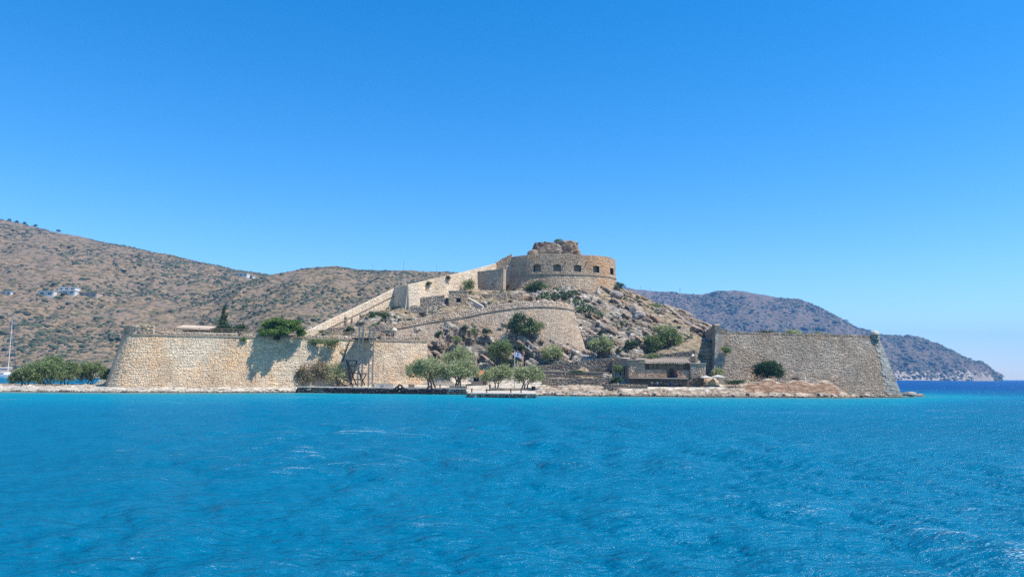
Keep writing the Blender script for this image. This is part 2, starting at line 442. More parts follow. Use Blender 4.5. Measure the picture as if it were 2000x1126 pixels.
def ledge(path, w_, h_, z0=None):
    """moulding running along a path, square in section, standing proud of the wall"""
    p = np.asarray(path, float); n = inward(p); V = []; Fc = []
    for q, m in zip(p, n):
        o = q - m * w_; i = q + m * .25
        V += [tuple(o + [0, 0, -h_ / 2]), tuple(o + [0, 0, h_ / 2]), tuple(i + [0, 0, h_ / 2]), tuple(i + [0, 0, -h_ / 2])]
    for k in range(len(p) - 1):
        a, b = k * 4, k * 4 + 4
        for j in range(4):
            j2 = (j + 1) % 4; Fc.append((a + j, b + j, b + j2, a + j2))
    Fc += [(0, 1, 2, 3), tuple(len(V) - 4 + q for q in (3, 2, 1, 0))]
    return V, Fc
# ------------------------------------------------------------------ island terrain
SH = [(-260, 152), (-150, 149), (0, 148), (100, 149), (200, 150.5), (300, 153), (400, 156), (500, 160), (580, 163.5), (700, 166.5), (800, 167), (905, 166), (960, 160), (1050, 158), (1120, 159), (1200, 160.3), (1300, 160.5), (1440, 161.5), (1540, 164), (1630, 166), (1700, 171.5), (1762, 176.2), (1800, 186)]
CP = []          # x, y, z, type
def cp(px, py, Y, t='r'): p = P(px, py, Y); CP.append((p[0], p[1], p[2], t))
def cz(px, Y, z, t='s'): CP.append((X(px, Y), Y, z, t))
SHp = np.array(SH, float)
shore_y = lambda px: np.interp(px, SHp[:, 0], SHp[:, 1])
rs = random.Random(4)
for px in range(-260, 1801, 20):
    Y = float(shore_y(px)); j = rs.uniform(-.35, .35)
    t = 's' if px < 1060 else 'k'
    cz(px, Y - 14, -3.5, t); cz(px, Y - 4, -1.0, t); cz(px, Y + j * .6, 0.0, t)
    if px < 590 or px > 1040:
        cz(px, Y + 1.5, .45 + rs.uniform(-.12, .15), t)
for px in range(-260, 1801, 60): cz(px, 132, -6)
# left spit
for px in (-260, -150, -60, 0, 60, 120, 180, 205):
    for dY, z in ((4.5, .75), (12, .85), (30, .9), (48, .8)): cz(px, float(shore_y(px)) + dY, z + rs.uniform(-.08, .08), 's' if dY < 20 else 'g')
    cz(px, 207, -.4); cz(px, 222, -4); cz(px, 300, -6)
# left bastion (its wall is built on this path)
LB = smooth_path([GP(216, 196, .9), GP(206, 172, .9), GP(203.5, 161.5, .9), GP(218, 157.2, .9), GP(262, 157.2, .9), GP(330, 158.8, .9), GP(450, 162.2, 1.0), GP(580, 166.5, 1.2), GP(700, 171.5, 1.5), GP(838, 176.8, 1.8)], 2)
LBt = shrink(LB, 12.1, 3.0)
LBd = resample(LB, 2.2); ln = inward(LBd)
for k in range(len(LBd)):
    q = LBd[k] - ln[k] * .8; CP.append((q[0], q[1], LBd[k][2] + .05, 's'))
    q = LBd[k] + ln[k] * 3.4; CP.append((q[0], q[1], LBd[k][2], 's'))
    q = LBd[k] + ln[k] * 5.0; CP.append((q[0], q[1], 11.8, 'g'))
for px, Y, z in ((300, 175, 12.1), (300, 195, 12.2), (300, 215, 12), (420, 180, 12.2), (420, 205, 12.2), (520, 182, 12.3), (520, 205, 12.6), (600, 181, 12.5), (600, 195, 13.4), (660, 184, 12.8), (250, 190, 12), (250, 212, 11)): cz(px, Y, z, 'g')
for px, Y, z in ((230, 225, 0), (300, 232, 2), (420, 232, 3), (520, 235, 5), (600, 240, 8), (700, 250, 10), (800, 262, 14), (900, 275, 14), (1000, 285, 14), (1100, 290, 14), (1200, 285, 13), (1300, 275, 11), (1400, 262, 8), (1500, 250, 6), (1640, 245, 4)): cz(px, Y, z, 'g')
for px in range(200, 1900, 100): cz(px, 320, -6, 'g')
# interior slope left of the cliff
for a in ((680, 642, 188, 'g'), (680, 632, 200, 'g'), (700, 646, 183, 'g'), (740, 632, 189, 'g'), (740, 617, 198, 'g'), (720, 612, 206, 'g'), (770, 660, 184, 'r'), (775, 636, 190, 'r'), (780, 612, 199, 'g'), (790, 597, 206, 'g'), (800, 590, 212, 'g'), (700, 614, 216, 'g'), (800, 575, 222, 'g'), (880, 552, 230, 'g'), (960, 530, 236, 'g')): cp(*a)
cz(820, 179.5, 2.1, 'p')
for a in ((838, 748, 183.5, 'p'), (838, 735, 184.5), (836, 700, 186.5), (832, 668, 189), (830, 645, 193), (830, 618, 199), (830, 600, 206, 'g'), (830, 586, 214, 'g'),
          (870, 747, 183.5, 'p'), (872, 728, 185), (870, 700, 186.5), (870, 660, 190), (870, 628, 196), (870, 603, 203, 'g'), (870, 582, 214, 'g'),
          (920, 745, 184, 'p'), (920, 718, 186), (920, 690, 188), (920, 660, 190.5), (920, 632, 194.5), (920, 602, 200, 'g'), (920, 579, 209, 'g'), (920, 566, 216, 'g'),
          (965, 743, 183, 'p'), (965, 720, 185), (965, 690, 188), (965, 660, 190.5), (965, 632, 193.5), (965, 604, 199, 'g'), (965, 580, 208, 'g'), (965, 566, 215, 'g'),
          (1000, 741, 181.5, 'p'), (1000, 720, 184), (1000, 690, 187), (1000, 660, 189.5), (1000, 634, 192.3), (1000, 602, 198.5, 'g'), (1000, 584, 206, 'g'), (1000, 568, 214, 'g'),
          (1060, 720, 181.7, 'g'), (1060, 702, 184), (1060, 675, 187.5), (1060, 655, 190.3), (1060, 602, 199.5, 'g'), (1060, 580, 208, 'r'), (1060, 562, 214, 'r'),
          (1110, 714, 180.6, 'g'), (1110, 700, 183), (1110, 680, 187), (1110, 665, 190), (1110, 602, 199.5, 'r'), (1110, 577, 208, 'g'), (1110, 562, 213.5),
          (1140, 712, 179.8, 'g'), (1140, 698, 183), (1142, 690, 186), (1150, 692, 188), (1152, 660, 191), (1150, 620, 197), (1150, 600, 203), (1150, 580, 210, 'g'), (1150, 567, 214.5),
          (1162, 696, 181.5), (1162, 690, 186), (1164, 676, 190), (1176, 680, 182.5), (1178, 650, 188), (1178, 625, 194.5), (1178, 600, 204, 'g'), (1178, 578, 213, 'g'),
          (1210, 702, 178.5, 'g'), (1210, 692, 181), (1210, 662, 187), (1210, 622, 197), (1212, 587, 209, 'g'), (1212, 568, 218, 'g'), (1212, 556, 226),
          (1270, 694, 177.5, 'g'), (1270, 672, 183), (1270, 642, 191), (1270, 617, 201, 'g'), (1270, 597, 213, 'g'), (1270, 583, 226, 'g'),
          (1330, 688, 177, 'g'), (1330, 662, 184, 'g'), (1330, 642, 193, 'g'), (1330, 624, 205, 'g'), (1330, 609, 222, 'g'),
          (1368, 684, 178, 'g'), (1372, 662, 187, 'g'), (1375, 648, 198, 'g'), (1378, 635, 215, 'g')): cp(*a)
cz(1095, 227, 30, 'r'); cz(1040, 240, 31, 'r'); cz(1150, 240, 31, 'r'); cz(1000, 228, 30, 'g'); cz(1200, 232, 31, 'r')
# plaza and lower terraces
for px, Y, z, t in ((850, 172, 1.05, 'p'), (905, 170, 1.0, 'p'), (905, 178, 1.7, 'p'), (960, 164, .8, 'p'), (960, 172, 1.45, 'p'), (960, 178, 1.9, 'p'), (1010, 163, .8, 'p'), (1010, 172, 1.5, 'p'), (1050, 163, 1.0, 's'), (1050, 166, 1.5, 's'), (1055, 172, 1.9, 'p')): cz(px, Y, z, t)
for px in (1080, 1120, 1160, 1195):
    cz(px, 164.5, 1.5 + rs.uniform(-.2, .2), 'k'); cz(px, 166.4, 1.9, 'k'); cz(px, 169.6, 3.6, 'g'); cz(px, 175.5, 3.7, 'g')
for px in (1060, 1110, 1160, 1210): cz(px, 178.6, 4.0, 'g')
for px in (1215, 1260, 1300, 1340, 1375):
    cz(px, 163.2, 1.4, 'k'); cz(px, 164.8, 2.0, 'p'); cz(px, 168.5, 2.05, 'p'); cz(px, 171, 2.3, 'p'); cz(px, 174.5, 5.0, 'p')
for px, Y, z, t in ((1400, 164, 1.6, 'k'), (1400, 167, 2.2, 'p'), (1400, 171, 3.0, 'k'), (1440, 164, 1.5, 'k'), (1440, 168, 2.4, 'k'), (1450, 171.5, 4.0, 'k')): cz(px, Y, z, t)
for px in range(1466, 1646, 9):
    f = (1 if px < 1615 else 1 - (px - 1615) / 50) * (.92 + .12 * math.sin(px * .11))
    b = float(shore_y(px)); cz(px, b + 1.2, .7, 'k'); cz(px, b + 2.0, 1.5 * f, 'e'); cz(px, b + 4.2, 3.3 * f, 'e'); cz(px, b + 5.0, 3.75 * f, 'k'); cz(px, 173.5, 3.9 * f, 'g')
cz(1655, 171.5, .9, 'k'); cz(1700, 174.8, .4, 'k')
# right bastion path
RB1 = np.array([GP(1352, 203, 6.0), GP(1392, 172.5, 2.5)]); RB2 = np.array([GP(1392, 172.5, 2.5), GP(1500, 173.8, 3.2), GP(1640, 175.4, .6), GP(1763, 177, -.2)]); RB3 = np.array([GP(1763, 177, -.2), GP(1725, 225, -.2)])
for k in range(13):
    f = k / 12
    for pa in ((RB2[0] + (RB2[-1] - RB2[0]) * min(f, .9999), 'k'), (RB3[0] + (RB3[1] - RB3[0]) * f, 'k')):
        q = pa[0].copy(); side = np.array([0., 1, 0]) if pa[0][1] < 177.0 and abs(pa[0][1] - (172.5 + 4.5 * f)) < .01 else np.array([-1., 0, 0])
        zb_ = float(np.interp(px := CX + q[0] / q[1] * F, [1392, 1500, 1640, 1763], [2.6, 3.3, .7, -.3])) if side[1] else -.8
        for d, z, t in ((-.9, zb_, 'k'), (3.6, zb_, 'k'), (5.2, 12.6, 'g')):
            if (side[1] and f > .86 and d > 0) or (not side[1] and f < .2 and d > 0): continue
            w_ = q + side * d; CP.append((w_[0], w_[1], z, t))
for x_, y_, z_ in ((90.8, 179.6, -.3), (91.5, 182.5, -.3), (93.5, 186, -.5), (88.8, 181.6, 3), (88, 187, 12.3), (92.6, 178, -.4)): CP.append((x_, y_, z_, 'k'))
for px, Y in ((1800, 195), (1790, 215), (1775, 235), (1850, 190), (1850, 230)): cz(px, Y, -3, 'k')
for px, Y, z in ((1432, 182, 13.2), (1500, 183, 13.2), (1600, 184, 13), (1690, 186, 12.6), (1440, 200, 13.4), (1550, 205, 13), (1650, 215, 12), (1400, 215, 15), (1690, 205, 12.5)): cz(px, Y, z, 'g')

C = np.array([[a[0], a[1], a[2]] for a in CP]); T = [a[3] for a in CP]
W = np.array([[t == 'r', t == 'g', t == 's', t == 'e', t == 'k', t == 'p'] for t in T], float)
res = delaunay_2d_cdt([Vector((a[0], a[1])) for a in C], [], [], 0, 1e-4)
ov = np.array([[v[0], v[1]] for v in res[0]]); orig = [o[0] for o in res[3]]
Cz = C[orig, 2]; Cw = W[orig]
XS = np.r_[np.arange(-150, -36, .6), np.arange(-36, 64, .27), np.arange(64, 114, .5)]; YS = np.r_[np.arange(136, 157, .5), np.arange(157, 224, .27), np.arange(224, 318, 1.2)]
nx, ny = len(XS), len(YS)
Zg = np.full((ny, nx), -6.0); Wg = np.zeros((ny, nx, 6))
for f in res[2]:
    f = list(f)
    if len(f) != 3: continue
    a, b, c = ov[f[0]], ov[f[1]], ov[f[2]]
    den = (b[1] - c[1]) * (a[0] - c[0]) + (c[0] - b[0]) * (a[1] - c[1])
    if abs(den) < 1e-9: continue
    i0 = int(np.searchsorted(XS, min(a[0], b[0], c[0]))); i1 = int(np.searchsorted(XS, max(a[0], b[0], c[0]), 'right')) - 1
    j0 = int(np.searchsorted(YS, min(a[1], b[1], c[1]))); j1 = int(np.searchsorted(YS, max(a[1], b[1], c[1]), 'right')) - 1
    if i1 < i0 or j1 < j0: continue
    gx, gy = np.meshgrid(XS[i0:i1 + 1], YS[j0:j1 + 1])
    l0 = ((b[1] - c[1]) * (gx - c[0]) + (c[0] - b[0]) * (gy - c[1])) / den; l1 = ((c[1] - a[1]) * (gx - c[0]) + (a[0] - c[0]) * (gy - c[1])) / den; l2 = 1 - l0 - l1
    ins = (l0 >= -1e-6) & (l1 >= -1e-6) & (l2 >= -1e-6)
    z = l0 * Cz[f[0]] + l1 * Cz[f[1]] + l2 * Cz[f[2]]; wv = l0[..., None] * Cw[f[0]] + l1[..., None] * Cw[f[1]] + l2[..., None] * Cw[f[2]]
    Zg[j0:j1 + 1, i0:i1 + 1][ins] = z[ins]; Wg[j0:j1 + 1, i0:i1 + 1][ins] = wv[ins]
for _ in range(2):
    Zg[1:-1, 1:-1] = (Zg[1:-1, 1:-1] * 4 + Zg[:-2, 1:-1] + Zg[2:, 1:-1] + Zg[1:-1, :-2] + Zg[1:-1, 2:]) / 8
gx, gy = np.meshgrid(XS, YS)
Pt = np.stack([gx.ravel(), gy.ravel(), Zg.ravel()], 1); Wf = Wg.reshape(-1, 6)
dzdx = np.gradient(Zg, XS, axis=1); dzdy = np.gradient(Zg, YS, axis=0)
Nn = np.stack([-dzdx.ravel(), -dzdy.ravel(), np.ones(nx * ny)], 1); Nn /= np.linalg.norm(Nn, axis=1)[:, None]
# rock relief: tilted slabs that dip to the right, broken by joints
vis = (Pt[:, 2] > -2)
q = Pt[vis]; wr = np.clip(Wf[vis, 0] + .5 * Wf[vis, 1] * 0 , 0, 1); wk = Wf[vis, 4]; wgr = Wf[vis, 1]; wsd = Wf[vis, 2]; we = Wf[vis, 3]
a30 = math.radians(33); sx = q[:, 0] * math.cos(a30) - q[:, 2] * math.sin(a30); sz = q[:, 0] * math.sin(a30) + q[:, 2] * math.cos(a30)
warp = fbm(q * .16, 3, 11) * 1.6
strat = np.stack([sx * .075 + warp * .15, q[:, 1] * .10, sz * .25 + warp * .45], 1)
f1, f2, cid = worley(strat, 5)
f1b, f2b, cidb = worley(np.stack([sx * .2, q[:, 1] * .24, sz * .75 + warp * .8], 1), 8)
crack = np.clip((f2 - f1) / .07, 0, 1); crackb = np.clip((f2b - f1b) / .10, 0, 1)
lay = sz * .62 + fbm(np.stack([sx * .08, q[:, 1] * .1, sz * .25], 1), 3, 15) * 1.5; saw = lay - np.floor(lay)
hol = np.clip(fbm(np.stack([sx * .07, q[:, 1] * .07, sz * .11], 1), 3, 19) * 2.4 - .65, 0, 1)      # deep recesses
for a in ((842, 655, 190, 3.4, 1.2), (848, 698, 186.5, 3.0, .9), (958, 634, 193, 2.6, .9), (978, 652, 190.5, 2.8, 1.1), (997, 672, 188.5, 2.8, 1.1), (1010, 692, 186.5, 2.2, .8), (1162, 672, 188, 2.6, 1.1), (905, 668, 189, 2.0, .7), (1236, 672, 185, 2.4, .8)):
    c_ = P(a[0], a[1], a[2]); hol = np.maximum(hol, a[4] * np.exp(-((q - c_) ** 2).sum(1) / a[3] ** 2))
rel = (cid - .5) * 2.3 + (cidb - .5) * .6 - (1 - crack) * .8 - (1 - crackb) * .28 + (.5 - saw) * .7 - hol * 2.6 + fbm(q * .07, 2, 31) * 1.0 + fbm(q * .7, 2, 33) * .12
patch = np.clip(fbm(q * .13, 3, 77) * 2.6 + .42, 0, 1)         # rocky outcrops inside the grassy slopes
rock_in_grass = wgr * patch * np.clip((q[:, 2] - 13.5) / 3, 0, 1) * (q[:, 1] < 232)
wr2 = np.clip(wr + rock_in_grass * .9, 0, 1)
disp = wr2 * rel * .95 + wk * ((cidb - .5) * .55 - (1 - crackb) * .25 + fbm(q * .8, 3, 3) * .3) + (wgr + wsd) * fbm(q * .5, 3, 41) * .16 + we * (fbm(q * np.array([.5, .5, .9]), 3, 9) * .5)
keep_flat = np.clip(1 - Wf[vis, 5] * .9, 0, 1)
Pt[vis] += Nn[vis] * (disp * keep_flat)[:, None]
soil = np.clip((1 - crack) * .7 + hol * 1.2 + fbm(q * .22, 4, 55) * 1.5 - .25, 0, 1)  # soil patches, with shade also painted brown into cracks and recesses
A = {k: np.zeros(nx * ny) for k in ('wrock', 'wgrass', 'wsand', 'wearth', 'wshore', 'wpave', 'cell', 'cellb', 'soil')}
A['wrock'][vis] = wr2; A['wgrass'][vis] = np.clip(wgr - rock_in_grass * .7, 0, 1); A['wsand'][vis] = wsd; A['wearth'][vis] = we; A['wshore'][vis] = wk; A['wpave'][vis] = Wf[vis, 5]
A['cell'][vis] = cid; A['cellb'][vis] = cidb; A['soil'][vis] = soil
ii, jj = np.meshgrid(np.arange(nx - 1), np.arange(ny - 1)); k0 = (jj * nx + ii).ravel()
Fq = np.stack([k0, k0 + 1, k0 + nx + 1, k0 + nx], 1)
Fq = Fq[(Pt[Fq[:, :], 2].max(1) > -3.0)]
def ground_z(x, y):
    i = int(np.argmin(np.abs(XS - x))); j = int(np.argmin(np.abs(YS - y)))
    return float(Pt[j * nx + i, 2])
def on_ground(px, Y, dz=0.0):
    x = X(px, Y); return np.array([x, Y, ground_z(x, Y) + dz])

m, n, b = newmat('terrain')
nz1 = noise(n, .9, 6, .65); n.links.new(mapping(n, (1, 1, 1)), nz1.inputs['Vector'])
nz2 = noise(n, .25, 5, .6); n.links.new(mapping(n, (.6, 1, 2.4), (0, -.55, 0)), nz2.inputs['Vector'])
nz3 = noise(n, 3.2, 4, .6); n.links.new(mapping(n), nz3.inputs['Vector'])
rk = ramp(n, [(.28, (.11, .082, .06)), (.43, (.25, .205, .16)), (.60, (.38, .335, .28)), (.8, (.50, .455, .395))])
n.links.new(math_(n, 'ADD', math_(n, 'MULTIPLY', nz2.outputs[0], .75), math_(n, 'ADD', math_(n, 'MULTIPLY', attr(n, 'cell'), .16), math_(n, 'MULTIPLY', attr(n, 'cellb'), .16))), rk.inputs[0])
vm = mapping(n, (.3, .36, 1.05), (0, -.58, 0)); vd = n.nodes.new('ShaderNodeTexVoronoi'); vd.feature = 'DISTANCE_TO_EDGE'; vd.inputs['Scale'].default_value = 1.0
wv_ = n.nodes.new('ShaderNodeVectorMath'); wv_.operation = 'ADD'; n.links.new(vm, wv_.inputs[0]); n.links.new(nz1.outputs['Color'], wv_.inputs[1]); n.links.new(wv_.outputs[0], vd.inputs['Vector'])
vcr = ramp(n, [(.0, (.48, .42, .36)), (.03, (.8, .77, .74)), (.08, (1, 1, 1))]); n.links.new(vd.outputs['Distance'], vcr.inputs[0])  # crack lines: dirt colour, darkened further to add shade contrast
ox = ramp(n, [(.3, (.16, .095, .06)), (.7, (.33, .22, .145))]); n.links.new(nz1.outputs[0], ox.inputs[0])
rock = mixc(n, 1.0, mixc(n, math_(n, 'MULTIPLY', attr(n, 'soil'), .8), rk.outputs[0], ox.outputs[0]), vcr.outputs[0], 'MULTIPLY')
gr = ramp(n, [(.25, (.11, .085, .055)), (.42, (.23, .18, .12)), (.60, (.34, .27, .18)), (.85, (.42, .345, .235))]); n.links.new(nz1.outputs[0], gr.inputs[0])
sa = ramp(n, [(.28, (.23, .195, .15)), (.42, (.44, .385, .30)), (.7, (.58, .53, .44))]); n.links.new(nz3.outputs[0], sa.inputs[0])
ea = ramp(n, [(.3, (.20, .115, .07)), (.7, (.37, .245, .165))]); n.links.new(nz1.outputs[0], ea.inputs[0])
ks = ramp(n, [(.3, (.13, .10, .075)), (.46, (.36, .28, .205)), (.75, (.50, .41, .31))]); n.links.new(math_(n, 'ADD', math_(n, 'MULTIPLY', nz1.outputs[0], .8), math_(n, 'MULTIPLY', attr(n, 'cellb'), .22)), ks.inputs[0])
pv = ramp(n, [(.3, (.44, .38, .30)), (.7, (.58, .52, .43))]); n.links.new(nz1.outputs[0], pv.inputs[0])
c = rock
for nm, col in (('wgrass', gr), ('wsand', sa), ('wearth', ea), ('wshore', ks), ('wpave', pv)):
    e = math_(n, 'ADD', attr(n, nm), math_(n, 'MULTIPLY', math_(n, 'SUBTRACT', nz1.outputs[0], .5), .7))
    e = math_(n, 'MULTIPLY', math_(n, 'SUBTRACT', e, .42), 7.0, True)
    c = mixc(n, e, c, col.outputs[0])
# dark algae band at the waterline (its own colour)
sep = n.nodes.new('ShaderNodeSeparateXYZ'); n.links.new(mapping(n), sep.inputs[0])
zz = math_(n, 'ADD', sep.outputs[2], math_(n, 'MULTIPLY', math_(n, 'SUBTRACT', nz3.outputs[0], .5), 1.3))
al = math_(n, 'MULTIPLY', math_(n, 'SUBTRACT', .36, zz), 6.0, True)
c = mixc(n, math_(n, 'MULTIPLY', al, .85), c, (.05, .042, .03))
n.links.new(c, b.inputs['Base Color']); b.inputs['Roughness'].default_value = .95; b.inputs['Specular IOR Level'].default_value = .15
bump(n, b, math_(n, 'ADD', math_(n, 'ADD', nz1.outputs[0], math_(n, 'MULTIPLY', nz3.outputs[0], .35)), math_(n, 'MULTIPLY', math_(n, 'MINIMUM', vd.outputs['Distance'], .12), 4.0)), .45, 1.0)
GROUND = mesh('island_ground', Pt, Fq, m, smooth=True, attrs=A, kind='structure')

# ------------------------------------------------------------------ sea
VF = 60                                                     # the sheet is a fan of rows that widen with distance
ry = []
for py in np.linspace(1240, 741.5, 400):
    dy = math.tan(math.atan((py - 731) / F)); ry.append(4.4 / dy)
ry = np.array([-40., -15, -3, 4, 7] + [r for r in ry if r > 8 and r < 900] + list(np.geomspace(905, 7400, 24)))
ci_ = np.linspace(-1, 1, 720); ro_ = np.linspace(0, 1, 34)[1:] ** 1.6; cols = np.r_[-1 - ro_[::-1], ci_, 1 + ro_]
hw = np.maximum(ry * .78, 14)
SX = np.clip(cols, -1, 1)[None, :] * hw[:, None] + (np.sign(cols) * np.maximum(np.abs(cols) - 1, 0))[None, :] * (160 + ry * .25)[:, None]; SY = np.repeat(ry[:, None], len(cols), 1)
p2 = np.stack([SX.ravel(), SY.ravel()], 1)
rw = np.random.default_rng(9); Zs = np.zeros(len(p2)); DX = np.zeros(len(p2)); DY = np.zeros(len(p2))
cell = np.repeat((np.gradient(ry)[:, None] + 0 * SX), 1, 1).ravel()
for k in range(60):
    lam = float(np.exp(rw.uniform(math.log(.6), math.log(9)))); th = rw.normal(math.radians(205), .55)
    kk = 2 * math.pi / lam; amp = .0078 * lam ** 0.78; ph = rw.uniform(0, 6.28)
    arg = kk * (p2[:, 0] * math.cos(th) + p2[:, 1] * math.sin(th)) + ph
    fade = np.clip(lam / (cell * 2.2) - .6, 0, 1) * np.repeat((np.abs(cols) <= 1)[None, :], len(ry), 0).ravel()
    Zs += amp * fade * np.sin(arg); DX -= amp * .9 * fade * math.cos(th) * np.cos(arg); DY -= amp * .9 * fade * math.sin(th) * np.cos(arg)
mod = .7 + .5 * vnoise(np.c_[p2 * .035, np.zeros(len(p2))], 3)
Zs *= mod
SV = np.stack([p2[:, 0] + DX, p2[:, 1] + DY, Zs], 1)
pxs = 1000 + p2[:, 0] / np.maximum(p2[:, 1], 1) * F
dsh = np.where(p2[:, 1] > 1, shore_y(np.clip(pxs, -260, 1800)) - p2[:, 1], 200)
dsh = np.where(pxs > 1800, np.abs(dsh) + (pxs - 1800) * .25, dsh)
dsh = np.where(dsh < 0, np.where(p2[:, 1] > 230, 200., 0.), dsh)
ns, nr = len(cols), len(ry)
ii, jj = np.meshgrid(np.arange(ns - 1), np.arange(nr - 1)); k0 = (jj * ns + ii).ravel()
m, n, b = newmat('sea_water')
at = attr(n, 'shore'); ht = attr(n, 'crest')
lay = noise(n, .03, 3, .5); n.links.new(mapping(n, (.35, 1, 1)), lay.inputs['Vector'])
deep = ramp(n, [(.3, (.0, .106, .198)), (.7, (.0, .133, .242))]); n.links.new(lay.outputs[0], deep.inputs[0])
shal = ramp(n, [(0.0, (.16, .20, .16)), (.045, (.02, .20, .25)), (.16, (.0, .195, .285)), (.55, (.0, .138, .25))])
n.links.new(math_(n, 'ADD', math_(n, 'DIVIDE', at, 120.0), math_(n, 'MULTIPLY', math_(n, 'SUBTRACT', lay.outputs[0], .5), .14)), shal.inputs[0])
far = math_(n, 'MULTIPLY', math_(n, 'SUBTRACT', at, 40.0), 1 / 75.0, True)
wc = mixc(n, far, shal.outputs[0], deep.outputs[0])
open_ = attr(n, 'open'); wc = mixc(n, open_, wc, (.0, .055, .19))
# foam on a few breaking crests, plus sparkle painted in as pale specks
fo = noise(n, .32, 6, .7); n.links.new(mapping(n, (.7, 1.6, 1), (0, 0, .35)), fo.inputs['Vector'])
fo2 = noise(n, 7.0, 3, .7); n.links.new(mapping(n, (1, 1.4, 1)), fo2.inputs['Vector'])
fm = math_(n, 'ADD', math_(n, 'MULTIPLY', ht, .20), math_(n, 'ADD', math_(n, 'MULTIPLY', fo.outputs[0], 1.0), math_(n, 'MULTIPLY', fo2.outputs[0], .22)))
fr_ = math_(n, 'MULTIPLY', math_(n, 'SUBTRACT', fm, 1.10), 9.0, True)
edge = math_(n, 'MULTIPLY', math_(n, 'SUBTRACT', math_(n, 'ADD', math_(n, 'MULTIPLY', fo2.outputs[0], 1.0), attr(n, 'surf')), 1.12), 6.0, True)
fr_ = math_(n, 'MAXIMUM', fr_, edge)
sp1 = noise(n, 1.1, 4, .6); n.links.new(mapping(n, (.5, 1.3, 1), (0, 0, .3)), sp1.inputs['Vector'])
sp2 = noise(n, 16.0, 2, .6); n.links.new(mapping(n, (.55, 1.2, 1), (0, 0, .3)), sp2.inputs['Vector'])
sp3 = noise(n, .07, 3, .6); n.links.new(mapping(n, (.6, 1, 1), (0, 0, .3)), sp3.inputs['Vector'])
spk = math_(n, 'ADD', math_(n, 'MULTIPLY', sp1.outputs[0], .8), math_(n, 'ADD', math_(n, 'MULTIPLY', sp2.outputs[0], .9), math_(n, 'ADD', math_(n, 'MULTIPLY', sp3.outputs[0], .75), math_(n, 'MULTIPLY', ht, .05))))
spk = math_(n, 'MULTIPLY', math_(n, 'SUBTRACT', spk, 1.46), 7.0, True)  # sparkle specks, glints put into the water colour
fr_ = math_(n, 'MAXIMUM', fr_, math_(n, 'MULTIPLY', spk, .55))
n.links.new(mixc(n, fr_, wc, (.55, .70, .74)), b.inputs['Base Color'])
b.inputs['Roughness'].default_value = .5; b.inputs['Specular IOR Level'].default_value = 0.0
gl = n.nodes.new('ShaderNodeBsdfGlossy'); gl.inputs['Roughness'].default_value = .18
fz = n.nodes.new('ShaderNodeFresnel'); fz.inputs['IOR'].default_value = 1.33
mxw = n.nodes.new('ShaderNodeMixShader'); n.links.new(math_(n, 'MULTIPLY', fz.outputs[0], .32), mxw.inputs[0]); n.links.new(b.outputs[0], mxw.inputs[1]); n.links.new(gl.outputs[0], mxw.inputs[2]); n.links.new(mxw.outputs[0], n.nodes['Material Output'].inputs[0])
w1 = noise(n, .9, 3, .6); n.links.new(mapping(n, (.4, 1, 1), (0, 0, .25)), w1.inputs['Vector'])
w2 = noise(n, 3.5, 4, .65); n.links.new(mapping(n, (.4, 1, 1), (0, 0, .25)), w2.inputs['Vector'])
w3 = noise(n, .16, 3, .6); n.links.new(mapping(n, (.5, 1, 1), (0, 0, .2)), w3.inputs['Vector'])
ub = n.nodes.new('ShaderNodeBump'); ub.inputs['Distance'].default_value = 1.0; ub.inputs['Strength'].default_value = 1.0
n.links.new(math_(n, 'ADD', math_(n, 'ADD', math_(n, 'MULTIPLY', w1.outputs[0], .75), math_(n, 'MULTIPLY', w2.outputs[0], .26)), math_(n, 'MULTIPLY', w3.outputs[0], .3)), ub.inputs['Height'])
for q in (b, gl, fz): n.links.new(ub.outputs[0], q.inputs['Normal'])
openv = np.clip((p2[:, 1] - 178) / 160, 0, 1) * (pxs > 1500)
surf = np.clip(1 - dsh / 1.6, 0, 1) * .45 * (pxs > 1050) + np.exp(-((p2[:, 0] - 99) / 5) ** 2 - ((p2[:, 1] - 175.5) / 1.6) ** 2) * .9
mesh('sea', SV, np.stack([k0, k0 + 1, k0 + ns + 1, k0 + ns], 1), m, smooth=True, attrs={'shore': dsh, 'crest': np.clip(Zs / .16, -1.5, 2), 'open': openv, 'surf': surf}, kind='structure')

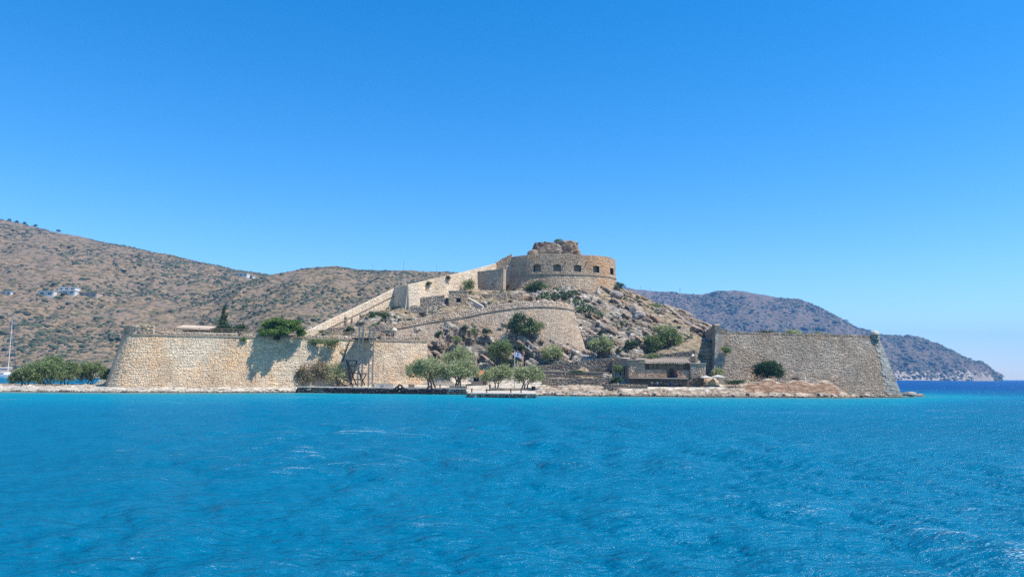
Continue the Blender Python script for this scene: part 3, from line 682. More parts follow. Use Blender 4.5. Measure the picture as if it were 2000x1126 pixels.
# ------------------------------------------------------------------ far hills
def hill_mat(name, rockc, soilc, scrub, sc, thr=.5, cliff=0.0):
    m, n, b = newmat(name)
    a1 = noise(n, sc, 6, .65); n.links.new(mapping(n, (1, 1, 1.6)), a1.inputs['Vector'])
    a2 = noise(n, sc * 5, 5, .65); n.links.new(mapping(n, (.8, .8, 2.2)), a2.inputs['Vector'])
    base = mixc(n, math_(n, 'MULTIPLY', math_(n, 'SUBTRACT', a1.outputs[0], .4), 5, True), rockc, soilc)
    v = ramp(n, [(.3, (.7, .7, .7)), (.7, (1.25, 1.25, 1.25))]); n.links.new(a2.outputs[0], v.inputs[0])
    base = mixc(n, 1.0, base, v.outputs[0], 'MULTIPLY')
    f = math_(n, 'ADD', math_(n, 'MULTIPLY', a2.outputs[0], .7), math_(n, 'MULTIPLY', a1.outputs[0], .3))
    f = math_(n, 'MULTIPLY', math_(n, 'SUBTRACT', f, thr), 16, True)
    c = mixc(n, math_(n, 'MULTIPLY', f, .85), base, scrub)
    if cliff:      # bare pale cliffs along the sea
        sz_ = n.nodes.new('ShaderNodeSeparateXYZ'); n.links.new(mapping(n), sz_.inputs[0])
        a3 = noise(n, sc * 1.6, 5, .7); n.links.new(mapping(n, (1.6, 1.6, .35)), a3.inputs['Vector'])
        k_ = math_(n, 'MULTIPLY', math_(n, 'SUBTRACT', math_(n, 'ADD', cliff, math_(n, 'MULTIPLY', math_(n, 'SUBTRACT', a3.outputs[0], .5), cliff * 4)), sz_.outputs[2]), 3 / cliff, True)
        c = mixc(n, math_(n, 'MULTIPLY', k_, .9), c, mixc(n, a3.outputs[0], (.20, .155, .12), (.50, .42, .33)))
    n.links.new(c, b.inputs['Base Color']); b.inputs['Roughness'].default_value = .95; b.inputs['Specular IOR Level'].default_value = .1
    bump(n, b, a2.outputs[0], 3.0, .6)
    return m
HILLS = {}
def hill(name, ridge, foot, ncol, nrow, amp, seed, mat, conv=1.15, gull=1.0, pxstep=None):
    """ridge = [(px,py,Y)], foot = [(px,Y)]: a slope rising from the shore to the ridge, then falling away behind it"""
    R = np.array(ridge, float); Ft = np.array(foot, float)
    pxs = np.linspace(R[0, 0], R[-1, 0], ncol)
    V = []
    ts = np.r_[np.linspace(0, 1, nrow), 1.06, 1.18, 1.4, 1.8]
    rp = np.array([P(p, np.interp(p, R[:, 0], R[:, 1]), np.interp(p, R[:, 0], R[:, 2])) for p in pxs])
    fy = np.interp(pxs, Ft[:, 0], Ft[:, 1]); fp = np.array([[X(p, y), y, -1.0] for p, y in zip(pxs, fy)])
    for t in ts:
        if t <= 1:
            q = fp + (rp - fp) * t; q[:, 2] = -1 + (rp[:, 2] + 1) * (1 - (1 - t) ** conv)
        else:
            q = fp + (rp - fp) * t; q[:, 2] = rp[:, 2] * max(0, 1 - (t - 1) * 1.3)
        V.append(q)
    V = np.array(V); tt = np.repeat(ts[:, None], ncol, 1)
    q = V.reshape(-1, 3).copy(); t = tt.ravel()
    rows = np.clip(1 - np.abs(t - 1) * 0, 0, 1)
    n_ = (ridged(np.c_[q[:, 0] * .012 * gull, q[:, 1] * .006 * gull, q[:, 2] * .004], 4, seed) - .62) * amp * 2.2 + fbm(q * .03, 4, seed + 3) * amp * .8 + fbm(q * .11, 3, seed + 5) * amp * .22
    f = np.clip(t * 5, 0, 1) * np.where(t < .97, 1, np.where(t > 1.03, 1, .22))
    f *= np.where(t < 1, np.clip((1 - t) * 3.0 + .15, 0, 1), 1)
    q[:, 2] += n_ * f
    ii, jj = np.meshgrid(np.arange(ncol - 1), np.arange(len(ts) - 1)); k0 = (jj * ncol + ii).ravel()
    Fq = np.stack([k0, k0 + 1, k0 + ncol + 1, k0 + ncol], 1)
    o = mesh(name, q, Fq, mat, kind='structure')
    HILLS[name] = (q.reshape(len(ts), ncol, 3), nrow)
    return o
hm1 = hill_mat('hillside_near', (.20, .15, .105), (.30, .205, .12), (.055, .058, .034), .045, .475, 6.0)
hm2 = hill_mat('hillside_far', (.16, .122, .094), (.215, .15, .102), (.042, .05, .038), .02, .475, 26.0)
hill('mainland_hill', [(-320, 340, 1150), (-150, 392, 1120), (0, 430, 1080), (100, 452, 1050), (200, 472, 1030), (300, 492, 1010), (400, 516, 990), (470, 530, 980), (540, 540, 980), (640, 560, 1000), (800, 590, 1000), (900, 620, 1000)],
     [(-320, 470), (0, 455), (200, 440), (500, 430), (900, 480)], 330, 150, 10, 3, hm1, 1.15)
hill('mainland_spur', [(150, 690, 560), (230, 655, 590), (300, 622, 620), (370, 590, 650), (440, 562, 680), (500, 545, 700), (545, 534, 710), (600, 523, 720), (655, 520, 730), (700, 527, 740), (800, 530, 760), (890, 533, 780), (1000, 540, 800), (1120, 560, 820), (1230, 590, 840)],
     [(150, 500), (300, 470), (600, 440), (900, 450), (1230, 520)], 270, 120, 8, 13, hm1, 1.2)
hill('headland', [(1080, 548, 2500), (1180, 556, 2500), (1240, 565, 2450), (1300, 570, 2400), (1340, 573, 2400), (1370, 575, 2380), (1400, 568, 2350), (1450, 568, 2350), (1490, 576, 2350), (1520, 583, 2350), (1560, 585, 2350), (1600, 598, 2350), (1640, 620, 2330), (1680, 642, 2300), (1710, 651, 2300), (1760, 656, 2300), (1790, 658, 2300), (1830, 671, 2300), (1870, 690, 2280), (1900, 705, 2270), (1918, 709, 2260), (1935, 722, 2240), (1950, 735, 2230), (1958, 739.5, 2220)],
     [(1080, 1900), (1500, 1900), (1700, 1980), (1800, 2050), (1900, 2130), (1958, 2200)], 330, 110, 20, 23, hm2, 1.35, .55)

# maquis bushes on the hills: too many to count, one mesh for each hill
def blob(seed):
    rg = np.random.default_rng(seed); V = []; n1 = 6
    for r, z in ((1.0, -.2), (.85, .55)):
        for j in range(n1):
            a = 2 * math.pi * (j + rg.uniform(-.25, .25)) / n1; k = r * rg.uniform(.75, 1.2); V.append((k * math.cos(a), k * math.sin(a), z * rg.uniform(.8, 1.2)))
    V.append((0, 0, 1.0)); Fc = []
    for k in range(1):
        for j in range(n1):
            j2 = (j + 1) % n1; Fc += [(k * n1 + j, k * n1 + j2, k * n1 + n1 + j2), (k * n1 + j, k * n1 + n1 + j2, k * n1 + n1 + j)]
    for j in range(n1): Fc.append((n1 + j, n1 + (j + 1) % n1, 2 * n1))
    return np.array(V), np.array(Fc)
BLOBS = [blob(k) for k in range(6)]
def scatter(name, pts, sizes, mat, seed, flat=.6, **k):
    rg = np.random.default_rng(seed); Vs, Fs, Ts = [], [], []; nv = 0
    for p, s in zip(pts, sizes):
        V, Fc = BLOBS[rg.integers(6)]; a = rg.uniform(0, 6.28); c, sn = math.cos(a), math.sin(a)
        q = V * np.array([s * rg.uniform(.8, 1.7), s * rg.uniform(.7, 1.2), s * flat * rg.uniform(.6, 1.3)])
        q = np.stack([q[:, 0] * c - q[:, 1] * sn, q[:, 0] * sn + q[:, 1] * c, q[:, 2]], 1)
        Vs.append(q + p); Fs.append(Fc + nv); nv += len(V); Ts.append(np.full(len(V), rg.uniform(0, 1)) + V[:, 2] * .15)
    return mesh(name, np.concatenate(Vs), np.concatenate(Fs), mat, tint=np.clip(np.concatenate(Ts), 0, 1), kind='stuff', **k)
def hill_points(name, N, seed, dens_scale, thr, tmax=.985):
    G, nrow = HILLS[name]; rg = np.random.default_rng(seed); out = []
    while len(out) < N:
        k = 4000; t = rg.uniform(0.02, tmax, k) * (nrow - 1); c = rg.uniform(0, G.shape[1] - 1.001, k)
        i = t.astype(int); j = c.astype(int); ft = (t - i)[:, None]; fc = (c - j)[:, None]
        p = (G[i, j] * (1 - ft) + G[np.minimum(i + 1, nrow - 1), j] * ft) * (1 - fc) + (G[i, j + 1] * (1 - ft) + G[np.minimum(i + 1, nrow - 1), j + 1] * ft) * fc
        d = fbm(p * np.array([dens_scale, dens_scale, dens_scale * 2]), 3, seed + 1)
        out += [q for q, dd in zip(p, d) if dd + rg.uniform(-.25, .25) > thr and q[2] > .5]
    return np.array(out[:N])
rgh = np.random.default_rng(77)
pts = hill_points('mainland_hill', 17000, 5, .016, .0); scatter('maquis_on_mainland_hill', pts, np.minimum(rgh.lognormal(-.08, .55, len(pts)), 2.6), MATS['leaf_maquis'], 1, .6)
pts = hill_points('mainland_spur', 12000, 6, .022, .02); scatter('maquis_on_spur', pts, np.minimum(rgh.lognormal(-.38, .55, len(pts)), 2.0), MATS['leaf_maquis'], 2, .6)
pts = hill_points('headland', 7000, 7, .008, -.1); scatter('maquis_on_headland', pts, rgh.lognormal(1.05, .45, len(pts)), MATS['leaf_maquis'], 3, .5)

# haze: one closed box of thin even air round everything but the sky
m = bpy.data.materials.new('haze_air'); m.use_nodes = True; n = m.node_tree; n.nodes.clear()
vo = n.nodes.new('ShaderNodeVolumePrincipled'); vo.inputs['Color'].default_value = (.16, .47, 1.0, 1); vo.inputs['Density'].default_value = .00014; vo.inputs['Anisotropy'].default_value = .0
oo = n.nodes.new('ShaderNodeOutputMaterial'); n.links.new(vo.outputs[0], oo.inputs['Volume'])
hb = MB().box(0, 3600, 236, 15800, 8200, 486); hb.build('haze', m, kind='stuff')
# ------------------------------------------------------------------ fortifications
MT = MATS
def pz(px, py, Y): return P(px, py, Y)
def sub(V, Fc, name, mat, root, **k): return mesh(name, V, Fc, mat, root, **k)
def px_of(p): return CX + p[0] / p[1] * F

# --- large tan bastion on the left
root = thing('bastion', 'long sunlit tan bastion wall with rounded battered corner beside the quay', 'bastion', LB[len(LB) // 2])
a, b_ = resample2(LB, LBt, 1.6)
a[:, 2] -= .8
stone_wall(root, a, b_, 2.5, .31, .5, 11, MT['stone_tan'], MT['mortar_tan'], (.005, .055), .045, missing=.04, big_stones=90)
V, Fc = ledge(np.concatenate([LBt[:0], resample(LBt, 1.5)]), .22, .28); mesh('cordon', V, Fc, MT['mortar_mid'], root)
tp = resample(LBt, 1.0); tpx = np.array([px_of(p) for p in tp])
def parapet(mask_lo, mask_hi, h, seed, thick=.8, amp=.25):
    idx = [k for k in range(len(tp)) if mask_lo <= tpx[k] <= mask_hi and tp[k][1] < 183]
    q = tp[idx] + inward(tp)[idx] * .25; q[:, 2] += .14; t = q.copy(); t[:, 2] += h; t = ragged(t, amp, seed)
    stone_wall(root, q, t, thick, .38, .7, seed, MT['stone_mid'], MT['mortar_tan'], (.02, .1), .06, missing=.04, names=('parapet', 'parapet_stonework'))
parapet(236, 304, 2.0, 21, amp=.12); parapet(303, 470, .75, 22); parapet(468, 690, .7, 23); parapet(740, 815, .85, 24)
def wooden_rail(pts, label, h=1.0, step=2.4, mat='wood_grey', wd=.11, group=None, name='railing'):
    pts = resample(np.asarray(pts, float), step); r = thing(name, label, 'railing', pts[0], group)
    for p in pts: MB().box(p[0], p[1], p[2] + h / 2, wd, wd, h).build('post', MT[mat], r)
    for zf in (.55, 1.0):
        mb = MB()
        for p, q in zip(pts[:-1], pts[1:]): mb.beam(p + [0, -.06, h * zf], q + [0, -.06, h * zf], wd * .8)
        mb.build('rail', MT[mat], r)
    return r
idx = [k for k in range(len(tp)) if 318 <= tpx[k] <= 690 and tp[k][1] < 183]
wooden_rail(tp[idx] + inward(tp)[idx] * 1.3 + [0, 0, .8], 'long weathered wooden railing along the top of the left bastion', 1.0)

# --- sentry box and gate ruin at the right end of the left bastion
def sentry_box(base, r, h, label, mat_body, mat_dome):
    rt = thing('sentry_box', label, 'sentry box', base)
    sf = Surf(*[np.array([[base[0] + rr * math.sin(t), base[1] - rr * math.cos(t), base[2] + z] for t in np.linspace(-math.pi, math.pi, 25)]) for rr, z in ((r, 0), (r, h))])
    V, Fc, tun = core(sf, .25, du=.6, dv=.6); mesh('body', V, Fc, mat_body[1], rt)
    V, Fq, t, uv = blocks(sf, .3, .45, 5, (.01, .05), .04); mesh('stonework', V, Fq, mat_body[0], rt, tint=t, kind='stuff')
    MB().lathe(base + np.array([0, 0, h]), [(r * 1.12, 0), (r * 1.12, .12), (r * 1.0, .14), (r * .94, r * .45), (r * .7, r * .8), (r * .35, r * 1.0), (.05, r * 1.06)], 16).build('dome', mat_dome, rt, smooth=False)
    MB().box(base[0], base[1] - r - .04, base[2] + h * .55, .22, .12, h * .35).build('loophole', MT['dark_interior'], rt)
    return rt
g = GP(767.5, 178.4, 12.5); sentry_box(g, .72, 2.0, 'small domed sentry box on the bastion beside the hoist scaffold', (MT['stone_mid'], MT['mortar_mid']), MT['plaster'])

def house(name, label, cat, c, sx, sy, h, rz, holes, seed, face='stone_mid', mort='mortar_mid', roof=None, ch=.32, bw=.5, left=True):
    """rectangular stone building: front faces -Y (turned by rz); holes on the front = (u0,u1,v0,v1)"""
    rt = thing(name, label, cat, c)
    cs, sn = math.cos(rz), math.sin(rz)
    W_ = lambda x, y, z: np.array([c[0] + x * cs - y * sn, c[1] + x * sn + y * cs, c[2] + z])
    cor = [(-sx / 2, sy), (-sx / 2, 0), (sx / 2, 0), (sx / 2, sy), (-sx / 2, sy)]
    for k in range(4):
        A_ = np.array([W_(*cor[k], 0), W_(*cor[k + 1], 0)]); B_ = np.array([W_(*cor[k], h), W_(*cor[k + 1], h)])
        sf = Surf(A_, B_); hl = holes if k == 1 else ()
        V, Fc, tun = core(sf, .4, hl, .5, du=2, dv=2, cap=False); mesh('wall', V, Fc, MT[mort], rt)
        if k < 3:
            sk = None
            if hl: sk = lambda u, v, a0, a1, b0, b1, hl=hl: np.any([(a1 > q[0]) & (a0 < q[1]) & (b1 > q[2]) & (b0 < q[3]) for q in hl], axis=0)
            V, Fq, t, uv = blocks(sf, ch, bw, seed + k, (.01, .06), .04, sk, .03); mesh('stonework', V, Fq, MT[face], rt, tint=t, kind='stuff')
        for (tv, tf), q in zip(tun, hl):
            w_ = mesh('window', tv, tf, MT['dark_interior'], rt)
            cc = (tv[:4] + tv[4:]) / 2
            mb = MB(); mb.beam(cc[0], cc[3], .07); mb.beam(cc[1], cc[2], .07); mb.beam(cc[3], cc[2], .07); mb.beam((cc[0] + cc[1]) / 2, (cc[2] + cc[3]) / 2, .05); mb.build('frame', MT['wood_dark'], w_)
    r_ = MB(); r_.hexa([W_(-sx / 2 - .1, -.12, h + .01), W_(sx / 2 + .1, -.12, h + .01), W_(sx / 2 + .1, sy + .1, h + .01), W_(-sx / 2 - .1, sy + .1, h + .01), W_(-sx / 2 - .1, -.12, h + .2), W_(sx / 2 + .1, -.12, h + .2), W_(sx / 2 + .1, sy + .1, h + .2), W_(-sx / 2 - .1, sy + .1, h + .2)])
    r_.build('roof', MT[roof or 'roof_slab'], rt)
    return rt
house('gate_hut', 'small roofless-looking stone gate hut left of the domed sentry box', 'hut', GP(751, 179.5, 12.3), 2.4, 3, 2.4, 0, [(1.3, 1.75, 1.1, 1.6)], 31)

# --- timber trestle, platform and steel hoist in front of the left bastion
rt = thing('timber_trestle', 'brown timber trestle braced against the bastion under the hoist platform', 'scaffold', GP(690, 168.6, 1.3))
def B2(px0, py0, Y0, px1, py1, Y1, wd=.2): return MB().beam(P(px0, py0, Y0), P(px1, py1, Y1), wd)
Yt = 168.6
for q in (((664, 720, 169.8), (684, 662, 173)), ((668, 752, Yt), (684, 715, Yt + .5)), ((684, 752, Yt), (679, 715, Yt)), ((676, 700, 169.5), (688, 752, Yt)), ((696, 752, Yt), (678, 702, 169.5)), ((684, 752, Yt), (697, 703, 169.5)), ((708, 752, Yt), (696, 703, 169.5)), ((712, 752, Yt), (704, 730, Yt)), ((704, 752, Yt), (715, 730, Yt)), ((660, 752, Yt), (656, 736, Yt)), ((660, 752, Yt), (668, 736, Yt))):
    B2(*q[0], *q[1]).build('post', MT['wood_dark'], rt)
for q in (((676, 704, 169.5), (698, 704, 169.5)), ((678, 714, 169.2), (696, 714, 169.2)), ((681, 728, Yt - .2), (717, 729, Yt - .2)), ((656, 736, Yt - .2), (679, 737, Yt - .2)), ((686, 740, Yt - .2), (708, 741, Yt - .2)), ((660, 750.5, Yt - .2), (700, 750.5, Yt - .2)), ((666, 684, 172), (676, 684, 172))):
    B2(*q[0], *q[1], .24).build('crossbeam', MT['wood_dark'], rt)
pr = thing('hoist_platform', 'wooden platform with rails jutting out at the top of the bastion', 'platform', P(708, 660, 171))
x0p, x1p = X(688, 171), X(727, 171)
zpl = P(708, 660, 171)[2]
for k in range(16):
    xx = x0p + (x1p - x0p) * (k + .5) / 16; MB().box(xx, 172.0, zpl, (x1p - x0p) / 16 - .03, 5.8, .12).build('plank', MT['wood_grey'], pr)
for yy in (169.5, 171.5, 173.6): MB().box((x0p + x1p) / 2, yy, zpl - .17, x1p - x0p + .3, .2, .2).build('joist', MT['wood_dark'], pr)
for k in range(7):
    xx = x0p + (x1p - x0p) * k / 6; MB().box(xx, 169.2, zpl + .55, .1, .1, 1.1).build('post', MT['wood_grey'], pr)
for zf in (.5, 1.05): MB().box((x0p + x1p) / 2, 169.1, zpl + zf, x1p - x0p, .08, .12).build('rail', MT['wood_grey'], pr)
gw = thing('gangway', 'wooden gangway with rails leading from the platform to the gate hut', 'gangway', P(736, 657, 174))
for k in range(12):
    t = (k + .5) / 12; p = P(727 + 17 * t, 657, 173.2); MB().box(p[0], p[1], zpl + .12, .14, 2.0, .1).build('plank', MT['wood_grey'], gw)
for zf in (.45, .8, 1.15): MB().beam(P(727, 657, 172.2) * [1, 1, 0] + [0, 0, zpl + zf], P(744, 657, 172.2) * [1, 1, 0] + [0, 0, zpl + zf], .13).build('rail', MT['wood_dark'], gw)
wooden_rail([GP(640, 173.2, 12.6), GP(688, 174.2, 12.6)], 'short double wooden railing just left of the hoist platform', 1.1, 2.2)
def hoist(px0, px1, Y, pytop, label):
    base = GP((px0 + px1) / 2, Y, 1.3); r = thing('lattice_mast', label, 'mast', base)
    xa, xb = X(px0, Y), X(px1, Y); zt = P(px0, pytop, Y)[2]; d = xb - xa
    cs = [(xa, Y), (xb, Y), (xb, Y + d), (xa, Y + d)]
    for c in cs: MB().box(c[0], c[1], (1.3 + zt) / 2, .13, .13, zt - 1.3).build('leg', MT['steel'], r)
    nb = int((zt - 1.3) / (d * 1.35)); h = (zt - 1.3) / nb
    for k in range(nb):
        z0 = 1.3 + h * k
        for j in range(4):
            p, q = cs[j], cs[(j + 1) % 4]
            if k % 2: p, q = q, p
            MB().beam((p[0], p[1], z0), (q[0], q[1], z0 + h), .065).build('brace', MT['steel'], r)
        if k % 3 == 0:
            mb = MB()
            for j in range(4): p, q = cs[j], cs[(j + 1) % 4]; mb.beam((p[0], p[1], z0), (q[0], q[1], z0), .07)
            mb.build('ring', MT['steel'], r)
    return r
hoist(698, 706, 167.3, 636, 'left of the two tall grey steel lattice hoist masts')
hoist(719, 727, 167.3, 638, 'right of the two tall grey steel lattice hoist masts')
cb = thing('hoist_cross_frame', 'thin steel cross bars tying the two hoist masts together', 'frame', P(712, 704, 167.2))
for q in (((704, 704), (726, 704)), ((704, 727), (720, 706)), ((704, 730), (724, 730)), ((690, 640), (699, 658)), ((709, 640), (716, 655)), ((698, 637), (727, 639))):
    MB().beam(P(*q[0], 167.15), P(*q[1], 167.15), .085).build('bar', MT['steel'], cb)

# --- shed roof behind the left bastion
sh = thing('roof_shelter', 'low brown flat-roofed shelter behind the railing of the left bastion', 'shelter', GP(372, 172, 12.1))
pA, pB = P(340, 641, 172), P(407, 644, 174)
mb = MB(); mb.hexa([pA, pB, pB + [0, 5, 1.0], pA + [0, 5, 1.0], pA + [0, 0, .18], pB + [0, 0, .18], pB + [0, 5, 1.18], pA + [0, 5, 1.18]]); mb.build('roof', MT['roof_slab'], sh)
for k in range(5):
    p = pA + (pB - pA) * (k / 4); MB().box(p[0], p[1] + .2, (12 + p[2]) / 2, .16, .16, p[2] - 12).build('post', MT['wood_dark'], sh)
p = (pA + pB) / 2; MB().box(p[0], p[1] + 4.6, 13.2, 7.5, .3, 2.6).build('back_wall', MT['mortar_grey'], sh)

# --- long sloping curtain wall climbing to the tower
def path(*pts): return np.array([P(*q) for q in pts])
root = thing('curtain_wall', 'long pale curtain wall climbing the slope towards the round tower', 'wall', P(700, 625, 205))
def seg(top, drop, seed, thick=1.2, bat=.12, face='stone_curtain', mort='mortar_curtain', cord=None, ch=.36, bw=.52, names=('core', 'stonework'), r=None, amp=.0, big=0):
    top = resample(np.asarray(top, float), 1.6); n_ = inward(top); base = top - n_ * (drop * bat); base[:, 2] -= drop
    if amp: top = ragged(top, amp, seed)
    sf = stone_wall(r or root, base, top, thick, ch, bw, seed, MT[face], MT[mort], (.004, .035), .035, names=names, missing=.04, big_stones=big)
    if cord:
        q = top - n_ * (cord * bat); q[:, 2] -= cord; V, Fc = ledge(q, .25, .28); mesh('cordon', V, Fc, MT['mortar_mid'], r or root)
    return sf
seg(path((586, 653, 194), (640, 627, 199), (700, 598, 205), (771, 563, 212)), 9, 41, cord=1.9, big=40)
seg(path((797, 556, 203.5), (830, 548, 207), (870, 539, 211), (920, 527, 216.5), (969, 514, 222)), 10, 42, big=40)
seg(path((770.5, 561, 212), (797, 556, 203.5)), 12, 43, 1.0, .10)
MB().box(*(P(793, 562, 203.6) + [-.6, .3, 1.6]), 1.0, .7, 2.0).build('merlon', MT['mortar_tan'], root)

# --- round tower on the summit
TC = GP(1094, 227, 0); RX, RY = 17.0, 11.0
def ell(rx, ry, z, n_=97, a0=-math.pi, a1=math.pi):
    return np.array([[TC[0] + rx * math.sin(t), TC[1] - ry * math.cos(t), z] for t in np.linspace(a0, a1, n_)])
root = thing('round_tower', 'broad round stone gun tower with square embrasures on the summit', 'tower', np.array([TC[0], TC[1], 27.0]))
ZC, ZT = 33.7, 39.75
sf = Surf(ell(RX + 1.5, RY + 1.5, 25.5), ell(RX + .05, RY + .05, ZC))
V, Fc, _t = core(sf, 1.0, du=1.5); mesh('talus_core', V, Fc, MT['mortar_mid'], root)
front = lambda u, v, *a: np.abs(u / sf.len - .5) > .36
V, Fq, t, uv = blocks(sf, .4, .62, 51, (.005, .05), .04, front, .03); emit_blocks(root, V, Fq, t, uv, MT['stone_tower'], 60, 'talus_stonework')
V, Fc = ledge(ell(RX, RY, ZC + .12), .28, .30); mesh('cordon', V, Fc, MT['mortar_mid'], root)
top = ragged(ell(RX - .1, RY - .1, ZT), .28, 61, .3)
sf = Surf(ell(RX, RY, ZC + .2), top)
mm = sf.L; xs = sf.a[:, 0]
def u_at(px):
    k = np.arange(len(mm)); fr = np.abs(k / len(mm) - .5) < .25
    d = [px_of(p) for p in sf.a[fr]]; return float(np.interp(px, d, mm[fr]))
hol = []
for px in (1049, 1089, 1129, 1166, 1197): u = u_at(px); hol.append((u - 1.1, u + 1.1, .75, 2.75))
skip = lambda u, v, a0, a1, b0, b1: (np.abs(u / sf.len - .5) > .36) | np.any([(a1 > q[0]) & (a0 < q[1]) & (b1 > q[2]) & (b0 < q[3] + .12) for q in hol], axis=0)
V, Fc, tun = core(sf, 1.4, hol, 4.0, du=1.2, dv=1.2); mesh('drum_core', V, Fc, MT['mortar_mid'], root)
V, Fq, t, uv = blocks(sf, .33, .5, 52, (.005, .05), .04, skip, .04); emit_blocks(root, V, Fq, t, uv, MT['stone_tower'], 60, 'drum_stonework')
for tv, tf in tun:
    e = mesh('embrasure', tv, tf, MT['embrasure_shade'], root)
    c = tv[:4]; up = c[3] - c[0]; rt_ = c[1] - c[0]; nn = np.cross(rt_, up); nn /= np.linalg.norm(nn)
    mb = MB()
    for k in range(5):      # shallow arch of stones over the opening
        f0, f1 = k / 5, (k + 1) / 5; zz0 = .10 + .28 * math.sin(math.pi * f0); zz1 = .10 + .28 * math.sin(math.pi * f1)
        A0, A1 = c[3] + rt_ * f0, c[3] + rt_ * f1; o = nn * .1; i_ = -nn * .3; U = np.array([0, 0, 1.0])
        mb.hexa([A0 + o + U * (zz0 - .35), A1 + o + U * (zz1 - .35), A1 + i_ + U * (zz1 - .35), A0 + i_ + U * (zz0 - .35), A0 + o + U * (zz0 + .1), A1 + o + U * (zz1 + .1), A1 + i_ + U * (zz1 + .1), A0 + i_ + U * (zz0 + .1)], .3 + .1 * k)
    mb.build('arch', MT['stone_tower'], e)
rr = ell(RX - 1.2, RY - 1.2, ZT - .8, 49); mesh('roof_terrace', rr[:-1], [tuple(range(47, -1, -1))][0:1], MT['mortar_mid'], root)
for px, z0 in ((1105, 37.2), (1130, 37.8), (1148, 37.6)):                     # waterspout stains read as slots with a lip
    u = u_at(px); p = sf.at(np.array([u]), np.array([(z0 - ZC) / (ZT - ZC)]))[0]; MB().box(p[0], p[1] - .25, p[2], .25, .7, .25).build('waterspout', MT['mortar_mid'], root)

# --- crag with ruined walls on top of the tower
def crag(name, label, c, sx, sy, h, seed, mat, cat='rock', lean=.12, nseg=44, nz=14, amp=1.0, plateau=.0):
    V = []
    for k in range(nz + 1):
        f = k / nz; zz = h * min(1, f * 1.25); rr = (1 - lean * f * 1.25) if f < .8 else (1 - lean) * (1 - (f - .8) / .2)
        for j in range(nseg):
            t = 2 * math.pi * j / nseg; e = (abs(math.cos(t)) ** 3.2 + abs(math.sin(t)) ** 3.2) ** (-1 / 3.2)
            V.append((c[0] + sx / 2 * rr * e * math.cos(t), c[1] + sy / 2 * rr * e * math.sin(t), c[2] + zz))
    V = np.array(V); f1, f2, ci = worley(V * np.array([.2, .2, .26]) + seed, seed); g1, g2, cj = worley(V * .9 + seed, seed + 3)
    d = ((ci - .5) * 1.5 - np.clip(1 - (f2 - f1) / .25, 0, 1) * .7 + (cj - .5) * .6 + fbm(V * .8, 3, seed) * .5) * amp
    o = V - np.array(c); o[:, 2] *= .8; o /= np.linalg.norm(o, axis=1)[:, None] + 1e-6
    V = V + o * d[:, None]; V[:, 2] = np.maximum(V[:, 2], c[2] - 1); V[:, 0] += .22 * (V[:, 2] - c[2])
    ntop = (nz + 1) * nseg; Fc = []
    for k in range(nz):
        for j in range(nseg):
            j2 = (j + 1) % nseg; Fc.append((k * nseg + j, k * nseg + j2, (k + 1) * nseg + j2, (k + 1) * nseg + j))
    Fc = [tuple(q) for q in Fc] + [tuple(range(nz * nseg, (nz + 1) * nseg))]
    return mesh(name, V, Fc, mat, tint=np.clip(.25 + ci * .5 + (cj - .5) * .4, 0, 1), label=label, cat=cat, origin=c)
crag('rock_crag', 'broad dark brown rock crag rising above the tower parapet', GP(1076, 229, 38.6), 17, 8, 6.9, 9, stone_mat('rock_brown', (.13, .10, .08), (.25, .20, .16), (.38, .32, .26)), lean=.17, nseg=110, nz=30, amp=.75)

def rock(name, label, c, size, seed, mat, cat='boulder', amp=.3):
    import bmesh
    bm = bmesh.new(); bmesh.ops.create_icosphere(bm, subdivisions=3, radius=1.0); bm.verts.ensure_lookup_table()
    V = np.array([v.co[:] for v in bm.verts]); Fc = [tuple(v.index for v in f.verts) for f in bm.faces]; bm.free()
    f1, f2, ci = worley(V * 1.1 + seed * 3.1, seed); d = 1 + ((ci - .5) * 1.1 + fbm(V * 1.6 + seed, 3, seed) * .6) * amp
    V = V * d[:, None]; V[:, 2] = np.where(V[:, 2] < -.35, -.35 + (V[:, 2] + .35) * .2, V[:, 2]); V = V * np.array(size) / 2 * np.array([1, 1, 1.3]) + np.array(c) + [0, 0, size[2] * .25]
    return mesh(name, V, Fc, mat, tint=np.clip(.15 + ci * .6, 0, 1), label=label, cat=cat, origin=c)
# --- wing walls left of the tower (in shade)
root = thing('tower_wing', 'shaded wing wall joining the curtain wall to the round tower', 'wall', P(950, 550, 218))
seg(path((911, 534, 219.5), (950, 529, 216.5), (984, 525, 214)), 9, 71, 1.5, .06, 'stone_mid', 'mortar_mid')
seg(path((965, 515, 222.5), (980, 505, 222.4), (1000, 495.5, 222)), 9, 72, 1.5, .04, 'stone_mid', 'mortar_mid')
V, Fc = ledge(resample(path((911, 533.6, 219.5), (984, 524.6, 214)), 2), .15, .15); mesh('coping', V, Fc, MT['plaster'], root)

